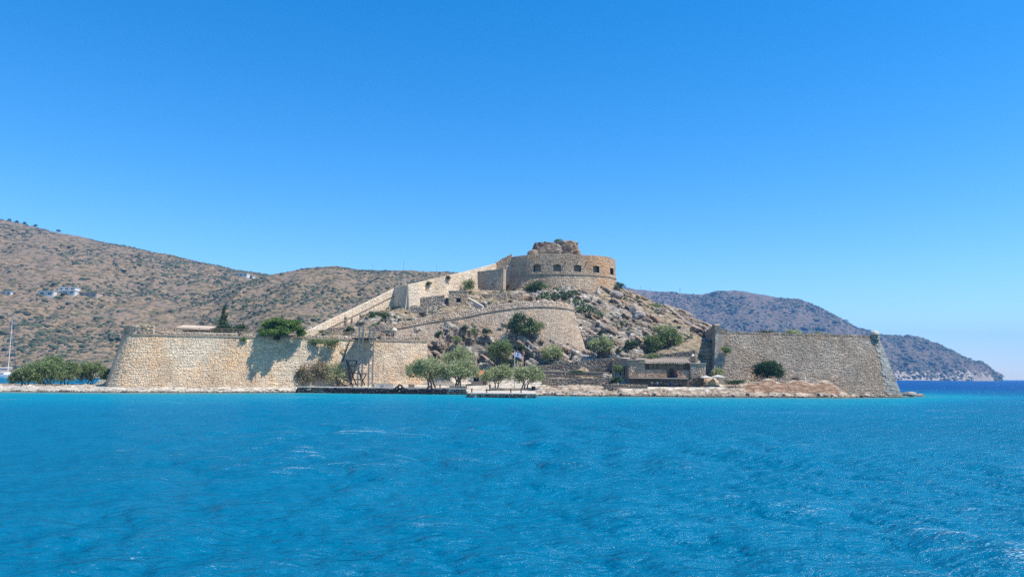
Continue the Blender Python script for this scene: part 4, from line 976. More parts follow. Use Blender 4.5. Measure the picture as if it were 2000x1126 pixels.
# --- retaining bastion halfway up the slope
root = thing('retaining_bastion', 'weathered grey-tan retaining wall above the rock face halfway up', 'wall', P(960, 620, 196))
tpm = path((716, 646, 187), (780, 629, 191), (840, 618, 194), (900, 609, 195.6), (960, 597, 196), (1010, 589, 196), (1060, 586.5, 196), (1104, 590, 196.5), (1117, 594, 197))
bsm = path((716, 660, 186.2), (780, 646, 189.4), (840, 640, 191.8), (900, 640, 192.6), (960, 645, 191.4), (1010, 655, 190.4), (1060, 668, 189), (1112, 690, 186.6), (1152, 699, 186.2))
bsm[:, 2] -= np.array([2, 4, 5, 4, 3, 2.5, 2, 1.2, 1.2])
top_c = tpm + (bsm - tpm) * (np.array([12, 12, 12, 13, 13, 14, 14, 14, 14]) / np.abs(bsm[:, 2] - tpm[:, 2]) / 7.6)[:, None]
a, b_ = resample2(bsm, top_c, 1.5); stone_wall(root, a, b_, 1.2, .32, .48, 81, MT['stone_mid'], MT['mortar_mid'], (.005, .055), .045, missing=.08, big_stones=60)
a, b_ = resample2(top_c + [0, .25, .12], tpm, 1.2); b_ = ragged(b_, .3, 83); stone_wall(root, a, b_, .9, .36, .55, 82, MT['stone_mid'], MT['mortar_mid'], (.02, .1), .06, names=('parapet', 'parapet_stonework'), missing=.1)
V, Fc = ledge(resample(top_c + [0, 0, .06], 1.2), .26, .26); mesh('cordon', V, Fc, MT['mortar_grey'], root)
# right end of it, turning back into the slope
seg(np.array([tpm[-1], tpm[-1] + [1.0, 9, -.4]]), 14, 84, 1.0, .3, 'stone_mid', 'mortar_mid', names=('return_core', 'return_stonework'))

# --- ruins on the slope
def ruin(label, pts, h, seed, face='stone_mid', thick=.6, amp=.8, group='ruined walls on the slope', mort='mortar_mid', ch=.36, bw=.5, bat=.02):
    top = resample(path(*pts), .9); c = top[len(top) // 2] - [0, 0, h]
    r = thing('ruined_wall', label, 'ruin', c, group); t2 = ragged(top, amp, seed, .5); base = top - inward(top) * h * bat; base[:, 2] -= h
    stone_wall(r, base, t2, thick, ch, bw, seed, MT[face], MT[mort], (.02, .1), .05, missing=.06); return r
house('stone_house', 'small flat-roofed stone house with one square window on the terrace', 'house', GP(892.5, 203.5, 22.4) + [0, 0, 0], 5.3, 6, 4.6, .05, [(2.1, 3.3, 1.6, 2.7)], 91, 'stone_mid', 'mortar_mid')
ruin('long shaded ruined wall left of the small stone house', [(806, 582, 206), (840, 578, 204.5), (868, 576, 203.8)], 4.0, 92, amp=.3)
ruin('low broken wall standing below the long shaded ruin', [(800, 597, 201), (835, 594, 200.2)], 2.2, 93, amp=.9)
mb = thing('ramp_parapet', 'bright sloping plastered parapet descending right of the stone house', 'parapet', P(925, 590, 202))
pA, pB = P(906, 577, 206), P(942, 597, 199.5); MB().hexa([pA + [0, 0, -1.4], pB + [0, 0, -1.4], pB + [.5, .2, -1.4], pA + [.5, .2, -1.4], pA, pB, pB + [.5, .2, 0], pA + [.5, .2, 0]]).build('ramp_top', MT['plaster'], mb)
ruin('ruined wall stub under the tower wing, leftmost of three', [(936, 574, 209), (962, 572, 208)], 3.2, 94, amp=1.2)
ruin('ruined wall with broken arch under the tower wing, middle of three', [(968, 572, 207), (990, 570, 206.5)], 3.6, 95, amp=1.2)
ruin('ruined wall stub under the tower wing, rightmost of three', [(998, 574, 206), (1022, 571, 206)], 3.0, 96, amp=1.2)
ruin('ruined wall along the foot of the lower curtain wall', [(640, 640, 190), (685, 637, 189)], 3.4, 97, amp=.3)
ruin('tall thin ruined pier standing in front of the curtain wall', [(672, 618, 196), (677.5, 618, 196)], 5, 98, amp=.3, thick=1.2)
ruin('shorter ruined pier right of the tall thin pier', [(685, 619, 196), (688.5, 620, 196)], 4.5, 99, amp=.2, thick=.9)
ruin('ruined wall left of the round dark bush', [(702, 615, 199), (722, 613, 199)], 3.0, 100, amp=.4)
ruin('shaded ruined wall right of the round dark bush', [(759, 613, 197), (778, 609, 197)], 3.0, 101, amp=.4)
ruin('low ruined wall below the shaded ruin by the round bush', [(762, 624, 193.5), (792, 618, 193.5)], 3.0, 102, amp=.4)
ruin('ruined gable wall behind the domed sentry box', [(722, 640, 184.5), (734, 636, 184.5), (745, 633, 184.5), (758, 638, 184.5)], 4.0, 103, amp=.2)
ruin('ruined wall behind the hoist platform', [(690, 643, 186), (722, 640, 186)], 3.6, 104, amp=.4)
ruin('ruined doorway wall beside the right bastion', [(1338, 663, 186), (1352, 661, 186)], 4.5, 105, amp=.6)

# --- terrace walls on the right
def terrace(label, pts, h, seed, face='stone_rubble', mort='mortar_grey', coping=False, amp=.1, thick=.7, ch=.32, bw=.42):
    top = resample(path(*pts), 1.2); r = thing('terrace_wall', label, 'wall', top[len(top) // 2] - [0, 0, h]); base = top.copy(); base[:, 1] -= h * .08; base[:, 2] -= h
    stone_wall(r, base, ragged(top, amp, seed), thick, ch, bw, seed, MT[face], MT[mort], (.02, .11), .06, missing=.06)
    if coping: V, Fc = ledge(top + [0, .3, .1], .5, .16); mesh('coping', V, Fc, MT['concrete'], r)
    return r
terrace('long rubble terrace wall rising behind the stone tavern', [(1028, 716, 181), (1100, 708, 180), (1160, 701, 179.2), (1210, 697, 178.5)], 3.0, 111, thick=.9)
terrace('rubble terrace wall between the tavern roof and the right bastion', [(1195, 702, 177.6), (1260, 695, 177), (1310, 689, 176.4), (1358, 683, 176)], 4.4, 112, thick=.9)
terrace('middle terrace wall with pale coping below the long rubble wall', [(1056, 725.5, 176.6), (1115, 726, 176.4), (1190, 727.5, 176)], 1.6, 113, coping=True)
terrace('lowest rubble terrace wall directly above the pale shore path', [(1058, 739, 167.4), (1130, 738, 167.2), (1206, 737.5, 167)], 2.5, 114)
terrace('low grey parapet in front of the shaded tavern seating', [(1180, 749.5, 164.2), (1225, 749.5, 164.2), (1265, 750.5, 164.3)], 1.2, 115, amp=.05)
wooden_rail([GP(1062, 168, 3.75), GP(1130, 168, 3.85), GP(1200, 168, 3.9)], 'thin pale handrail along the lower terrace path', 1.0, 2.6, 'wood_grey', .07)

# --- large grey bastion on the right
root = thing('bastion', 'huge grey-brown bastion with sharp pale corner standing in the sea at right', 'bastion', GP(1560, 175, 1))
RB1t = np.array([GP(1360, 203, 14.4), GP(1399, 175.0, 14.4)]); RB2t = np.array([GP(1399, 175.0, 14.4), GP(1500, 176.6, 14.3), GP(1640, 178.6, 14.1), GP(1721, 180.4, 14.0)]); RB3t = np.array([GP(1721, 180.4, 14.0), GP(1688, 226, 14.0)])
RB2[:, 2] -= .5; RB1[1] = RB2[0]; RB3[0] = RB2[-1]
a, b_ = resample2(RB1, RB1t, 1.6); stone_wall(root, a, b_, 2, .36, .55, 121, MT['stone_grey'], MT['mortar_grey'], (.02, .08), .06, names=('flank_core', 'flank_stonework'), missing=.03)
a, b_ = resample2(RB2, RB2t, 1.6); sfR = Surf(a, b_)
qL = lambda u, v, a0, a1, b0, b1: (a0 < 1.9) | (a1 > sfR.len - 3.4 + (b0 / sfR.h) * 1.6)
stone_wall(root, a, b_, 2, .33, .55, 122, MT['stone_grey'], MT['mortar_grey'], (.005, .065), .05, skip=qL, missing=.06, big_stones=110)
a3, b3 = resample2(RB3, RB3t, 1.6); stone_wall(root, a3, b3, 2, .55, 1.0, 123, MT['stone_pale'], MT['mortar_grey'], (.02, .1), .06, names=('sea_flank_core', 'sea_flank_stonework'))
rg = np.random.default_rng(8)
def quoins(u_in, u_out_fn, sizes, nrow, side):
    for k in range(nrow):
        v0, v1 = sfR.h * k / nrow, sfR.h * (k + 1) / nrow - .05; u = u_in
        while True:
            wd = rg.uniform(*sizes); u1 = u + wd * side; lim = u_out_fn(v0)
            if (u1 - lim) * side > .5: break
            A0, A1 = min(u, u1) + .03, max(u, u1) - .03
            c = sfR.at(np.array([A0, A1, A1, A0]), np.array([v0, v0, v1, v1]) / sfR.h); nn = np.cross(c[1] - c[0], c[3] - c[0]); nn /= np.linalg.norm(nn)
            f = c + nn * rg.uniform(.05, .16) + rg.uniform(-.02, .02, (4, 3)); V = np.concatenate([c - nn * .1, f])
            mesh('quoin', V, [(4, 5, 6, 7), (0, 1, 5, 4), (1, 2, 6, 5), (2, 3, 7, 6), (3, 0, 4, 7)], MT['stone_pale'], root, tint=np.full(8, rg.uniform(.1, .95))); u = u1
quoins(0.0, lambda v: 1.9, (.7, 1.5), 24, 1)
quoins(sfR.len, lambda v: sfR.len - 3.4 + v / sfR.h * 1.6, (.8, 1.6), 26, -1)
t2 = RB2t + inward(RB2t) * .3 + [0, 0, .02]; t2 = resample(t2, 1.3); t3 = ragged(t2 + [0, 0, .65], .22, 7)
stone_wall(root, t2, t3, .9, .34, .6, 124, MT['stone_grey'], MT['mortar_grey'], (.02, .1), .06, names=('parapet', 'parapet_stonework'))
p0, p1 = GP(1399, 175.2, 14.5), GP(1423, 175.6, 14.5); a, b_ = resample2(np.array([p0, p1]), np.array([p0 + [0, 0, 1.1], p1 + [0, 0, 1.0]]), 1.0)
stone_wall(root, a, b_, 1.4, .36, .6, 125, MT['stone_grey'], MT['mortar_grey'], (.02, .1), .05, names=('corner_parapet', 'corner_parapet_stonework'))
p0, p1 = GP(1374, 193, 14.5), GP(1399.2, 175.2, 14.5); a, b_ = resample2(np.array([p0, p1]), np.array([p0 + [0, 0, 1.6], p1 + [0, 0, 1.9]]), 1.0); b_ = ragged(b_, 1.1, 16, .5)
stone_wall(root, a, b_, 1.2, .36, .6, 126, MT['stone_grey'], MT['mortar_grey'], (.02, .1), .05, names=('flank_parapet', 'flank_parapet_stonework'))
mbv = MB(); ca = sfR.at(np.array([float(np.interp(1549, [px_of(p) for p in sfR.a], sfR.L))]), np.array([.11]))[0]
for k in range(13):
    t0, t1 = math.pi * k / 13, math.pi * (k + .9) / 13; Q = []
    for yy in (-.25, .3):
        for r, t in ((1.25, t0), (1.75, t0), (1.75, t1), (1.25, t1)): Q.append(ca + np.array([r * math.cos(t), yy + .1 * r * math.sin(t), r * math.sin(t)]))
    mesh('voussoir', np.array(Q), [(0, 1, 2, 3), (7, 6, 5, 4), (0, 4, 5, 1), (1, 5, 6, 2), (2, 6, 7, 3), (3, 7, 4, 0)], MT['stone_grey'], root, tint=np.full(8, .2 + .05 * k))
g = GP(1713, 180.3, 13.6); sentry_box(g, .95, 1.3, 'small domed sentry box on the seaward corner of the right bastion', (MT['stone_pale'], MT['mortar_grey']), MT['plaster'])

# --- stone tavern with shaded seating
Yb = 168.6
def zb(py, Y=Yb, px=1290): return P(px, py, Y)[2]
xl, xm, xr, xe = X(1228, Yb), X(1260, Yb), X(1348, Yb), X(1378, Yb)
root = thing('tavern', 'two-level stone tavern with tiled roof and dark shaded seating below', 'tavern', np.array([(xl + xe) / 2, Yb, 2.0]))
z1, z2, z3 = zb(737), zb(701), zb(709)
def panel(name, x0_, x1_, z0_, z1_, Y, holes, seed, thick=.6, face='stone_mid', mort='mortar_grey', Y1=None):
    A_ = np.array([[x0_, Y, z0_], [x1_, Y1 or Y, z0_]]); B_ = np.array([[x0_, Y, z1_], [x1_, Y1 or Y, z1_]]); s_ = Surf(A_, B_)
    V, Fc, tun = core(s_, thick, holes, thick + .05, du=2.5, dv=2.5); w_ = mesh(name, V, Fc, MT[mort], root)
    sk = (lambda u, v, a0, a1, b0, b1: np.any([(a1 > q[0]) & (a0 < q[1]) & (b1 > q[2]) & (b0 < q[3]) for q in holes], axis=0)) if holes else None
    V, Fq, t, uv = blocks(s_, .28, .5, seed, (.01, .06), .04, sk, .02); mesh('stonework', V, Fq, MT[face], w_ if False else root, tint=t, kind='stuff')
    return w_, tun
panel('front_wall', xl, xm, z1, z2 - .3, Yb, (), 131, 4.0)
panel('parapet_wall', xm + .03, X(1302, Yb), z1, zb(721), Yb, (), 132, .4)
panel('parapet_wall', X(1323, Yb), xr - .03, z1, zb(722), Yb, (), 133, .4)
panel('front_wall', xr, xe, z1, zb(709), Yb - .3, (), 134, 4.5)
panel('side_wall', X(1206, 177), xl - .02, 4.2, zb(701, 172), 176.5, (), 135, .5, 'stone_mid', 'mortar_mid', Yb + .1)
MB().box((xm + xr) / 2, Yb + 2.6, (z1 + z3) / 2, xr - xm - .1, .3, z3 - z1).build('rear_wall', MT['mortar_grey'], root)
for k, (pa, pb) in enumerate(((1268, 1275), (1277, 1284), (1286, 1293), (1327, 1335))):
    w_ = MB().box((X(pa, 171) + X(pb, 171)) / 2, Yb + 2.42, zb(715, 171), X(pb, 171) - X(pa, 171), .06, 1.2).build('window', MT['glass_dark'], root)
    x_a, x_b, zc_ = X(pa, 171), X(pb, 171), zb(715, 171)
    mb = MB(); [mb.box(xx, Yb + 2.37, zc_, .07, .05, 1.24) for xx in (x_a, (x_a + x_b) / 2, x_b)]; mb.box((x_a + x_b) / 2, Yb + 2.36, zc_ + .6, x_b - x_a + .1, .05, .07); mb.build('frame', MT['wood_grey'], w_)
MB().box(X(1312, 171), Yb + 2.42, z1 + 1.05, 1.0, .07, 2.1).build('door', MT['wood_dark'], root)
for px in (1283, 1302, 1324): MB().box(X(px, Yb), Yb + .15, (z1 + z3) / 2, .16, .16, z3 - z1).build('post', MT['wood_dark'], root)
rf = MB(); zr0, zr1 = zb(708.5), zb(699.5, 173)
rf.hexa([(xm - 1.4, Yb - .45, zr0), (xr + .1, Yb - .45, zr0), (xr + .1, Yb + 4.4, zr1 - .15), (xm - 1.4, Yb + 4.4, zr1 - .15), (xm - 1.4, Yb - .45, zr0 + .15), (xr + .1, Yb - .45, zr0 + .15), (xr + .1, Yb + 4.4, zr1), (xm - 1.4, Yb + 4.4, zr1)])
rfo = rf.build('roof', MT['roof_slab'], root)
nT = 26
for k in range(nT):
    xx = xm - 1.3 + (xr - xm + 1.3) * (k + .5) / nT
    MB().tube([(xx, Yb - .5, zr0 + .17), (xx, Yb + 4.3, zr1 + .02)], .13, 6).build('tile_row', MT['roof_slab'], rfo)
MB().box((X(1290, 173.5) + X(1350, 173.5)) / 2, 173.6, zb(697.5, 173.5) - .3, X(1350, 173.5) - X(1290, 173.5), .5, 1.0).build('ridge_wall', MT['mortar_mid'], root)
MB().box((xl + xm) / 2 - .1, Yb + 2, z2 - .2, xm - xl + .5, 4.6, .2).build('roof', MT['roof_slab'], root)
MB().box((xr + xe) / 2, Yb + 1.8, zb(709) + .06, xe - xr + .3, 4.6, .16).build('roof', MT['concrete'], root)
pA, pB = np.array([X(1206, 176.5), 176.5, zb(700, 176.5)]), np.array([xl + .1, Yb, z2 - .15]); 
MB().hexa([pA, pB, pB + [.2, 5, 0], pA + [3.0, 0, 0], pA + [0, 0, .2], pB + [0, 0, .2], pB + [.2, 5, .2], pA + [3.0, 0, .2]]).build('roof', MT['roof_slab'], root)
for f in (.25, .62): p = np.array([X(1206, 176.5), 176.5, 0]) * (1 - f) + np.array([xl, Yb + .1, 0]) * f; MB().box(p[0] - .06, p[1] - .08, 5.4, .12, 1.0, 2.0, 0).build('door', MT['dark_interior'], root)
# terrace slab over the shaded seating
MB().box((X(1228, 167) + X(1342, 167)) / 2, 167.4, z1 - .12, X(1342, 167) - X(1228, 167), 3.4, .2).build('terrace_slab', MT['roof_slab'], root)
MB().box((X(1226, 171) + xe) / 2, 170.6, (2 + z1) / 2 - .2, xe - X(1226, 171), .5, z1 - 1.6).build('lower_wall', MT['mortar_grey'], root)
for px in (1229, 1268, 1305, 1333, 1340): MB().box(X(px, 166), 166.0, (2.0 + z1) / 2 - .12, .16, .16, z1 - 2.2).build('post', MT['wood_dark'], root)
st_ = thing('staircase', 'wooden outdoor staircase at the right end of the tavern', 'stairs', np.array([X(1345, 167), 166.6, 2.0]))
sA, sB = np.array([X(1343, 166.6), 166.6, 2.0]), np.array([X(1366, 166.6), 166.6, z1 + .25])
for k in range(11):
    p = sA + (sB - sA) * ((k + .5) / 11); MB().box(p[0], p[1], p[2], .30, 1.1, .06).build('tread', MT['wood_grey'], st_)
for dy in (-.58, .58):
    MB().beam(sA + [0, dy, 0], sB + [0, dy, 0], .1, .26).build('stringer', MT['wood_dark'], st_); MB().beam(sA + [0, dy, 1.0], sB + [0, dy, 1.0], .09).build('handrail', MT['wood_grey'], st_)
    for f in (0, .33, .66, 1): p = sA + (sB - sA) * f + [0, dy, 0]; MB().box(p[0], p[1], p[2] + .5, .08, .08, 1.0).build('baluster', MT['wood_grey'], st_)
MB().box((sB[0] + xe) / 2 + .2, 166.9, z1 + .2, xe - sB[0] + .4, 1.8, .14).build('landing', MT['wood_grey'], st_)
def parasol(px, Y, z, r, label, mat='canvas', h=2.3):
    b0 = GP(px, Y, z); rt = thing('parasol', label, 'parasol', b0, 'parasols by the tavern')
    MB().tube([b0, b0 + [0, 0, h + .25]], .045, 8).build('pole', MT['wood_grey'], rt)
    V = [tuple(b0 + [0, 0, h + .3])]; n_ = 8
    for k in range(n_): a = 2 * math.pi * k / n_ + .3; V.append(tuple(b0 + [r * math.cos(a), r * math.sin(a), h - .25]))
    for k in range(n_): a = 2 * math.pi * k / n_ + .3; V.append(tuple(b0 + [r * math.cos(a), r * math.sin(a), h - .42]))
    Fc = [(0, 1 + k, 1 + (k + 1) % n_) for k in range(n_)] + [(1 + k, 9 + k, 9 + (k + 1) % n_, 1 + (k + 1) % n_) for k in range(n_)]
    mesh('canopy', V, Fc, MT[mat], rt); MB().lathe(b0, [(.3, 0), (.3, .08), (.06, .14)], 10).build('base', MT['concrete'], rt)
parasol(1378, 166.8, 2.1, 1.7, 'white parasol beside the tavern staircase'); parasol(1402, 167.5, 2.3, 1.6, 'white parasol farther right, below the shaded bastion flank')
lp = thing('street_lamp', 'white globe lamp on a thin post behind the tavern roof', 'lamp', GP(1354, 173, 6.5))
MB().tube([GP(1354, 173, 6.5), GP(1354, 173, 9.0)], [.07, .05], 8).build('post', MT['steel'], lp); MB().lathe(GP(1354, 173, 8.95), [(.08, 0), (.28, .1), (.36, .28), (.28, .48), (.05, .56)], 12).build('globe', MT['white_paint'], lp)
# ------------------------------------------------------------------ quay, jetty and what stands on them
def slab(name, label, poly, zt, zb_, mat_top, mat_side, seed, cat='quay', course=.35, inset=.0):
    """poly runs anticlockwise seen from above, first edge is the seaward front"""
    poly = np.array(poly, float); c = poly.mean(0); r = thing(name, label, cat, (c[0], c[1], zb_)); n_ = len(poly)
    V = [(p[0], p[1], zt) for p in poly] + [(p[0], p[1], zb_) for p in poly]
    mesh('deck', V, [tuple(range(n_))] + [(k, n_ + k, n_ + (k + 1) % n_, (k + 1) % n_) for k in range(n_)], mat_top, r)
    for k in range(n_):
        p, q = poly[k], poly[(k + 1) % n_]
        if (q - p)[0] < -.5: continue
        sf = Surf(np.array([[*p, zb_ + .3], [*q, zb_ + .3]]), np.array([[*p, zt - .12], [*q, zt - .12]])); sf = Surf(*resample2(sf.a, sf.b, 3))
        V, Fq, t, uv = blocks(sf, course, .8, seed + k, (.03, .14), .06, None, .04); mesh('facing', V, Fq, mat_side, r, tint=t, kind='stuff')
    return r
stone_mat('stone_wet', (.020, .018, .016), (.05, .045, .038), (.10, .09, .075))
xy = lambda px, Y: (X(px, Y), Y)
ZQ = 1.32
slab('quay', 'long low stone quay edged with tyres below the left bastion', [xy(583, 163.2), xy(700, 162.2), xy(912, 162.0), xy(910, 171), xy(838, 177.2), xy(700, 172), xy(583, 167.5)], ZQ, -1.2, MT['concrete'], MT['stone_wet'], 141)
slab('jetty', 'short low stone jetty in front of the plaza', [xy(913, 143), xy(1048, 142.6), xy(1044, 163.5), xy(920, 164)], .86, -1.2, MT['concrete'], MT['stone_wet'], 142, 'jetty')

def tyre_mesh(r=.52, w_=.2, nmaj=20, nmin=8):
    V = []; Fc = []
    for i in range(nmaj):
        a = 2 * math.pi * i / nmaj
        for j in range(nmin):
            b = 2 * math.pi * j / nmin; rr = r - .16 + .17 * math.cos(b) * (1 if math.cos(b) > 0 else .8); V.append((rr * math.cos(a), w_ * .62 * math.sin(b), rr * math.sin(a)))
    for i in range(nmaj):
        for j in range(nmin):
            i2, j2 = (i + 1) % nmaj, (j + 1) % nmin; Fc.append((i * nmin + j, i * nmin + j2, i2 * nmin + j2, i2 * nmin + j))
    return V, Fc
ORD = 'second third fourth fifth sixth seventh eighth ninth tenth eleventh twelfth thirteenth fourteenth fifteenth sixteenth seventeenth eighteenth nineteenth twentieth'.split()
ORD += ['twenty-' + q for q in 'first second third fourth fifth sixth seventh eighth ninth'.split()] + ['thirtieth'] + ['thirty-' + q for q in 'first second third fourth fifth sixth seventh eighth ninth'.split()] + ['fortieth'] + ['forty-' + q for q in 'first second third fourth fifth sixth'.split()]
tv, tf = tyre_mesh(); rgt = random.Random(5)
spots = []
px = 641.0
while px < 872:
    spots.append((px, 161.75, .62 + rgt.uniform(-.12, .12), rgt.uniform(-.18, .18), rgt.uniform(.85, 1.1))); px += rgt.uniform(6.2, 8.4)
pile = [(776, 161.3, 1.15, .2, 1.0), (782, 161.2, 1.5, -.1, 1.2), (787.5, 161.3, 1.05, .3, 1.0), (839.5, 161.2, 1.25, .1, 1.15)]
first = None
allp = sorted(spots + pile)
for k, (px, Y, z, rz, sc) in enumerate(allp):
    p = GP(px, Y, z)
    if k == 0: lab = 'black tyre fender, leftmost of the row hung along the quay'
    elif k == len(allp) - 1: lab = 'black tyre fender, rightmost of the row hung along the quay'
    elif (px, Y, z, rz, sc) == pile[1]: lab = 'large black tyre topping the small heap on the quay edge'
    elif (px, Y, z, rz, sc) == pile[3]: lab = 'large black tyre standing above the row near the second tree'
    else: lab = 'black tyre fender, %s from the left along the quay' % ORD[k - 1]
    if first is None:
        first = mesh('tyre', np.array(tv), tf, MT['rubber'], smooth=True, label=lab, cat='tyre', group='tyres along the quay'); o = first
    else:
        o = first.copy(); COL.objects.link(o); o['label'] = lab
    o.location = p; o.rotation_euler = (rgt.uniform(-.12, .12), 0, rz); o.scale = (sc,) * 3

def bollard(px, Y, z, label, h=.75):
    b0 = GP(px, Y, z); return MB().lathe(b0, [(.17, 0), (.15, .06), (.12, .15), (.12, h * .75), (.19, h * .82), (.19, h * .95), (.1, h)], 10).build('bollard', MT['wet_stone'], label=label, cat='bollard', group='bollards on the jetty and quay', origin=b0)
for a in ((922, 146, .86, 'dark bollard at the left end of the jetty'), (951, 146.5, .86, 'second dark bollard from the left on the jetty'), (998, 146.5, .86, 'third dark bollard from the left on the jetty'), (1018, 148, .86, 'rightmost dark bollard on the jetty'),
          (911, 163, ZQ, 'dark bollard at the right end of the quay'), (860, 163, ZQ, 'dark bollard above the last tyres of the quay'), (690, 163.2, ZQ, 'dark bollard in front of the timber trestle'), (731, 163.2, ZQ, 'dark bollard right of the hoist masts')): bollard(*a)
def planter(px0, px1, Y, z, label, h=.45):
    a, b = X(px0, Y), X(px1, Y); c = np.array([(a + b) / 2, Y, z]); r = thing('planter', label, 'planter', c)
    for q in ((c[0], Y, b - a, .35), (c[0], Y + 2.2, b - a, .35), (a + .17, Y + 1.1, .35, 1.84), (b - .17, Y + 1.1, .35, 1.84)): MB().box(q[0], q[1], z + h / 2 - .2, q[2], q[3], h + .4).build('kerb', MT['mortar_mid'], r)
    MB().box(c[0], Y + 1.1, z + h - .12, b - a - .7, 1.85, .1).build('soil', MT['bark'], r)
planter(878, 908, 164.2, ZQ, 'low stone planter round the second tamarisk on the quay'); planter(957, 1043, 164.6, .95, 'long low stone planter under the right pair of tamarisks')
pp = thing('pipe', 'thick grey pipe lying on the quay against the bastion', 'pipe', GP(752, 170.5, ZQ))
MB().tube([GP(737, 170.5, ZQ + .42), GP(768, 170.5, ZQ + .42)], .4, 14).build('barrel', MT['steel'], pp)
for q in (741, 764): MB().box(X(q, 170.5), 170.5, ZQ + .08, .3, 1.0, .2).build('chock', MT['wood_dark'], pp)
pb = thing('pump_block', 'pale concrete block with plates on the quay by the tyre heap', 'block', GP(752, 164.5, ZQ))
MB().box(X(752, 164.8), 164.8, ZQ + .3, 4.0, .9, .62).build('body', MT['concrete'], pb); MB().box(X(747, 164.3), 164.31, ZQ + .32, .7, .04, .3).build('plate', MT['steel'], pb)
bx = thing('crate', 'grey slatted crate on the quay right of the tyre heap', 'crate', GP(804, 163.6, ZQ))
for k in range(4): MB().box(X(804, 163.4), 163.3, ZQ + .12 + .2 * k, 1.3, .05, .15).build('slat', MT['wood_grey'], bx)
MB().box(X(804, 163.6), 163.75, ZQ + .4, 1.2, .8, .78).build('body', MT['mortar_grey'], bx)
# stepped pale wall behind the trees
sw = thing('stepped_bench', 'pale stepped bench wall behind the tamarisks on the quay', 'bench', GP(856, 176, 1.3))
for k in range(3):
    a, b = X(826, 176), X(888 - 4 * k, 176); MB().box((a + b) / 2, 176.4 + .7 * k, ZQ + .35 + .5 * k, b - a, .68, .5 if k else .7).build('step', MT['plaster'], sw)
MB().box((X(828, 179) + X(880, 179)) / 2, 179, 2.6, X(880, 179) - X(828, 179), .4, 1.6).build('backrest', MT['plaster'], sw)
# kiosk
kb = GP(937, 177.6, 1.6)
kr = thing('kiosk', 'small tan ticket kiosk with red tiled roof under the trees', 'kiosk', kb)
wX = 4.0
s_ = Surf(np.array([[kb[0] - wX / 2, kb[1], 1.6], [kb[0] + wX / 2, kb[1], 1.6]]), np.array([[kb[0] - wX / 2, kb[1], 4.1], [kb[0] + wX / 2, kb[1], 4.1]]))
V, Fc, tun = core(s_, 2.6, [(.55, 1.85, 1.2, 2.05)], .5, du=2); mesh('wall', V, Fc, MT['roof_slab'], kr)
for tv_, tf_ in tun: w_ = mesh('window', tv_, tf_, MT['dark_interior'], kr); MB().box(kb[0] - .8, kb[1] - .1, 2.75, 1.5, .3, .07).build('sill', MT['wood_dark'], w_)
MB().box(kb[0] + 1.2, kb[1] - .03, 2.6, .85, .08, 1.95).build('door', MT['wood_dark'], kr)
MB().box(kb[0] - 1.72, kb[1] - .03, 3.1, .5, .05, .6).build('notice', MT['white_paint'], kr)
rfk = MB(); xa, xb = X(924, 177.6), X(949, 177.6)
rfk.hexa([(xa - .3, kb[1] - .5, 4.12), (xb + .3, kb[1] - .5, 4.12), (xb - .2, kb[1] + 1.6, 5.2), (xa + .2, kb[1] + 1.6, 5.2), (xa - .3, kb[1] - .5, 4.25), (xb + .3, kb[1] - .5, 4.25), (xb - .2, kb[1] + 1.6, 5.33), (xa + .2, kb[1] + 1.6, 5.33)])
ro = rfk.build('roof', MT['roof_tile'], kr)
for k in range(10):
    xx = xa - .15 + (xb - xa + .3) * (k + .5) / 10
    for j in range(5):
        f0, f1 = j / 5, (j + 1.08) / 5; MB().tube([(xx, kb[1] - .55 + 2.1 * f0, 4.27 + 1.08 * f0), (xx, kb[1] - .55 + 2.1 * f1, 4.25 + 1.08 * f1)], [.125, .10], 6, t=.5).build('tile', MT['roof_tile'], ro)
# flag
fp0 = GP(1005, 166.5, .9); fr_ = thing('flagpole', 'white flagpole with blue and white striped cross flag behind the trees', 'flagpole', fp0)
zt = P(1005, 684.5, 166.5)[2]
MB().tube([fp0, (fp0[0], fp0[1], zt)], [.07, .04], 8).build('pole', MT['white_paint'], fr_); MB().lathe((fp0[0], fp0[1], zt), [(.02, -.02), (.07, .04), (.02, .1)], 8).build('finial', MT['white_paint'], fr_)
nu, nv = 27, 18; V = []; Fc = []; mi = []
for j in range(nv + 1):
    for i in range(nu + 1):
        u, v = i / nu, j / nv; V.append((fp0[0] + .06 + 1.62 * u * (1 - .1 * u), fp0[1] + .16 * math.sin(u * 8 + v * 1.2) * u, zt - .12 - 1.25 * v - .55 * u ** 1.3 - .06 * math.sin(u * 9)))
for j in range(nv):
    for i in range(nu):
        k = j * (nu + 1) + i; Fc.append((k, k + 1, k + nu + 2, k + nu + 1))
        inc = i < 10 and j < 10; blue = ((not (4 <= i < 6)) and not (4 <= j < 6)) if inc else (j // 2) % 2 == 0
        mi.append(1 if blue else 0)
fo_ = mesh('flag', V, Fc, [MT['white_paint'], MT['flag_blue']], fr_, label='waving flag with white cross canton and blue white stripes')
fo_.data.polygons.foreach_set('material_index', mi)
# bin, white posts
bn = GP(1042, 163.6, .9); MB().lathe(bn, [(.34, 0), (.38, .1), (.42, .85), (.46, .9), (.46, .98), (.38, 1.0)], 12).build('litter_bin', MT['cloth_black'], label='black litter bin at the right end of the long planter', cat='bin', origin=bn)
for px, lab in ((1480, 'small white marker post left of the round bush'), (1520, 'small white marker post right of the round bush'), (1573, 'small white marker post above the red earth bank')):
    c = on_ground(px, 171.8); MB().lathe(c + [0, 0, -.2], [(.16, 0), (.16, .9), (.1, 1.1), (.02, 1.15)], 8).build('marker_post', MT['white_paint'], label=lab, cat='post', group='white marker posts', origin=c)

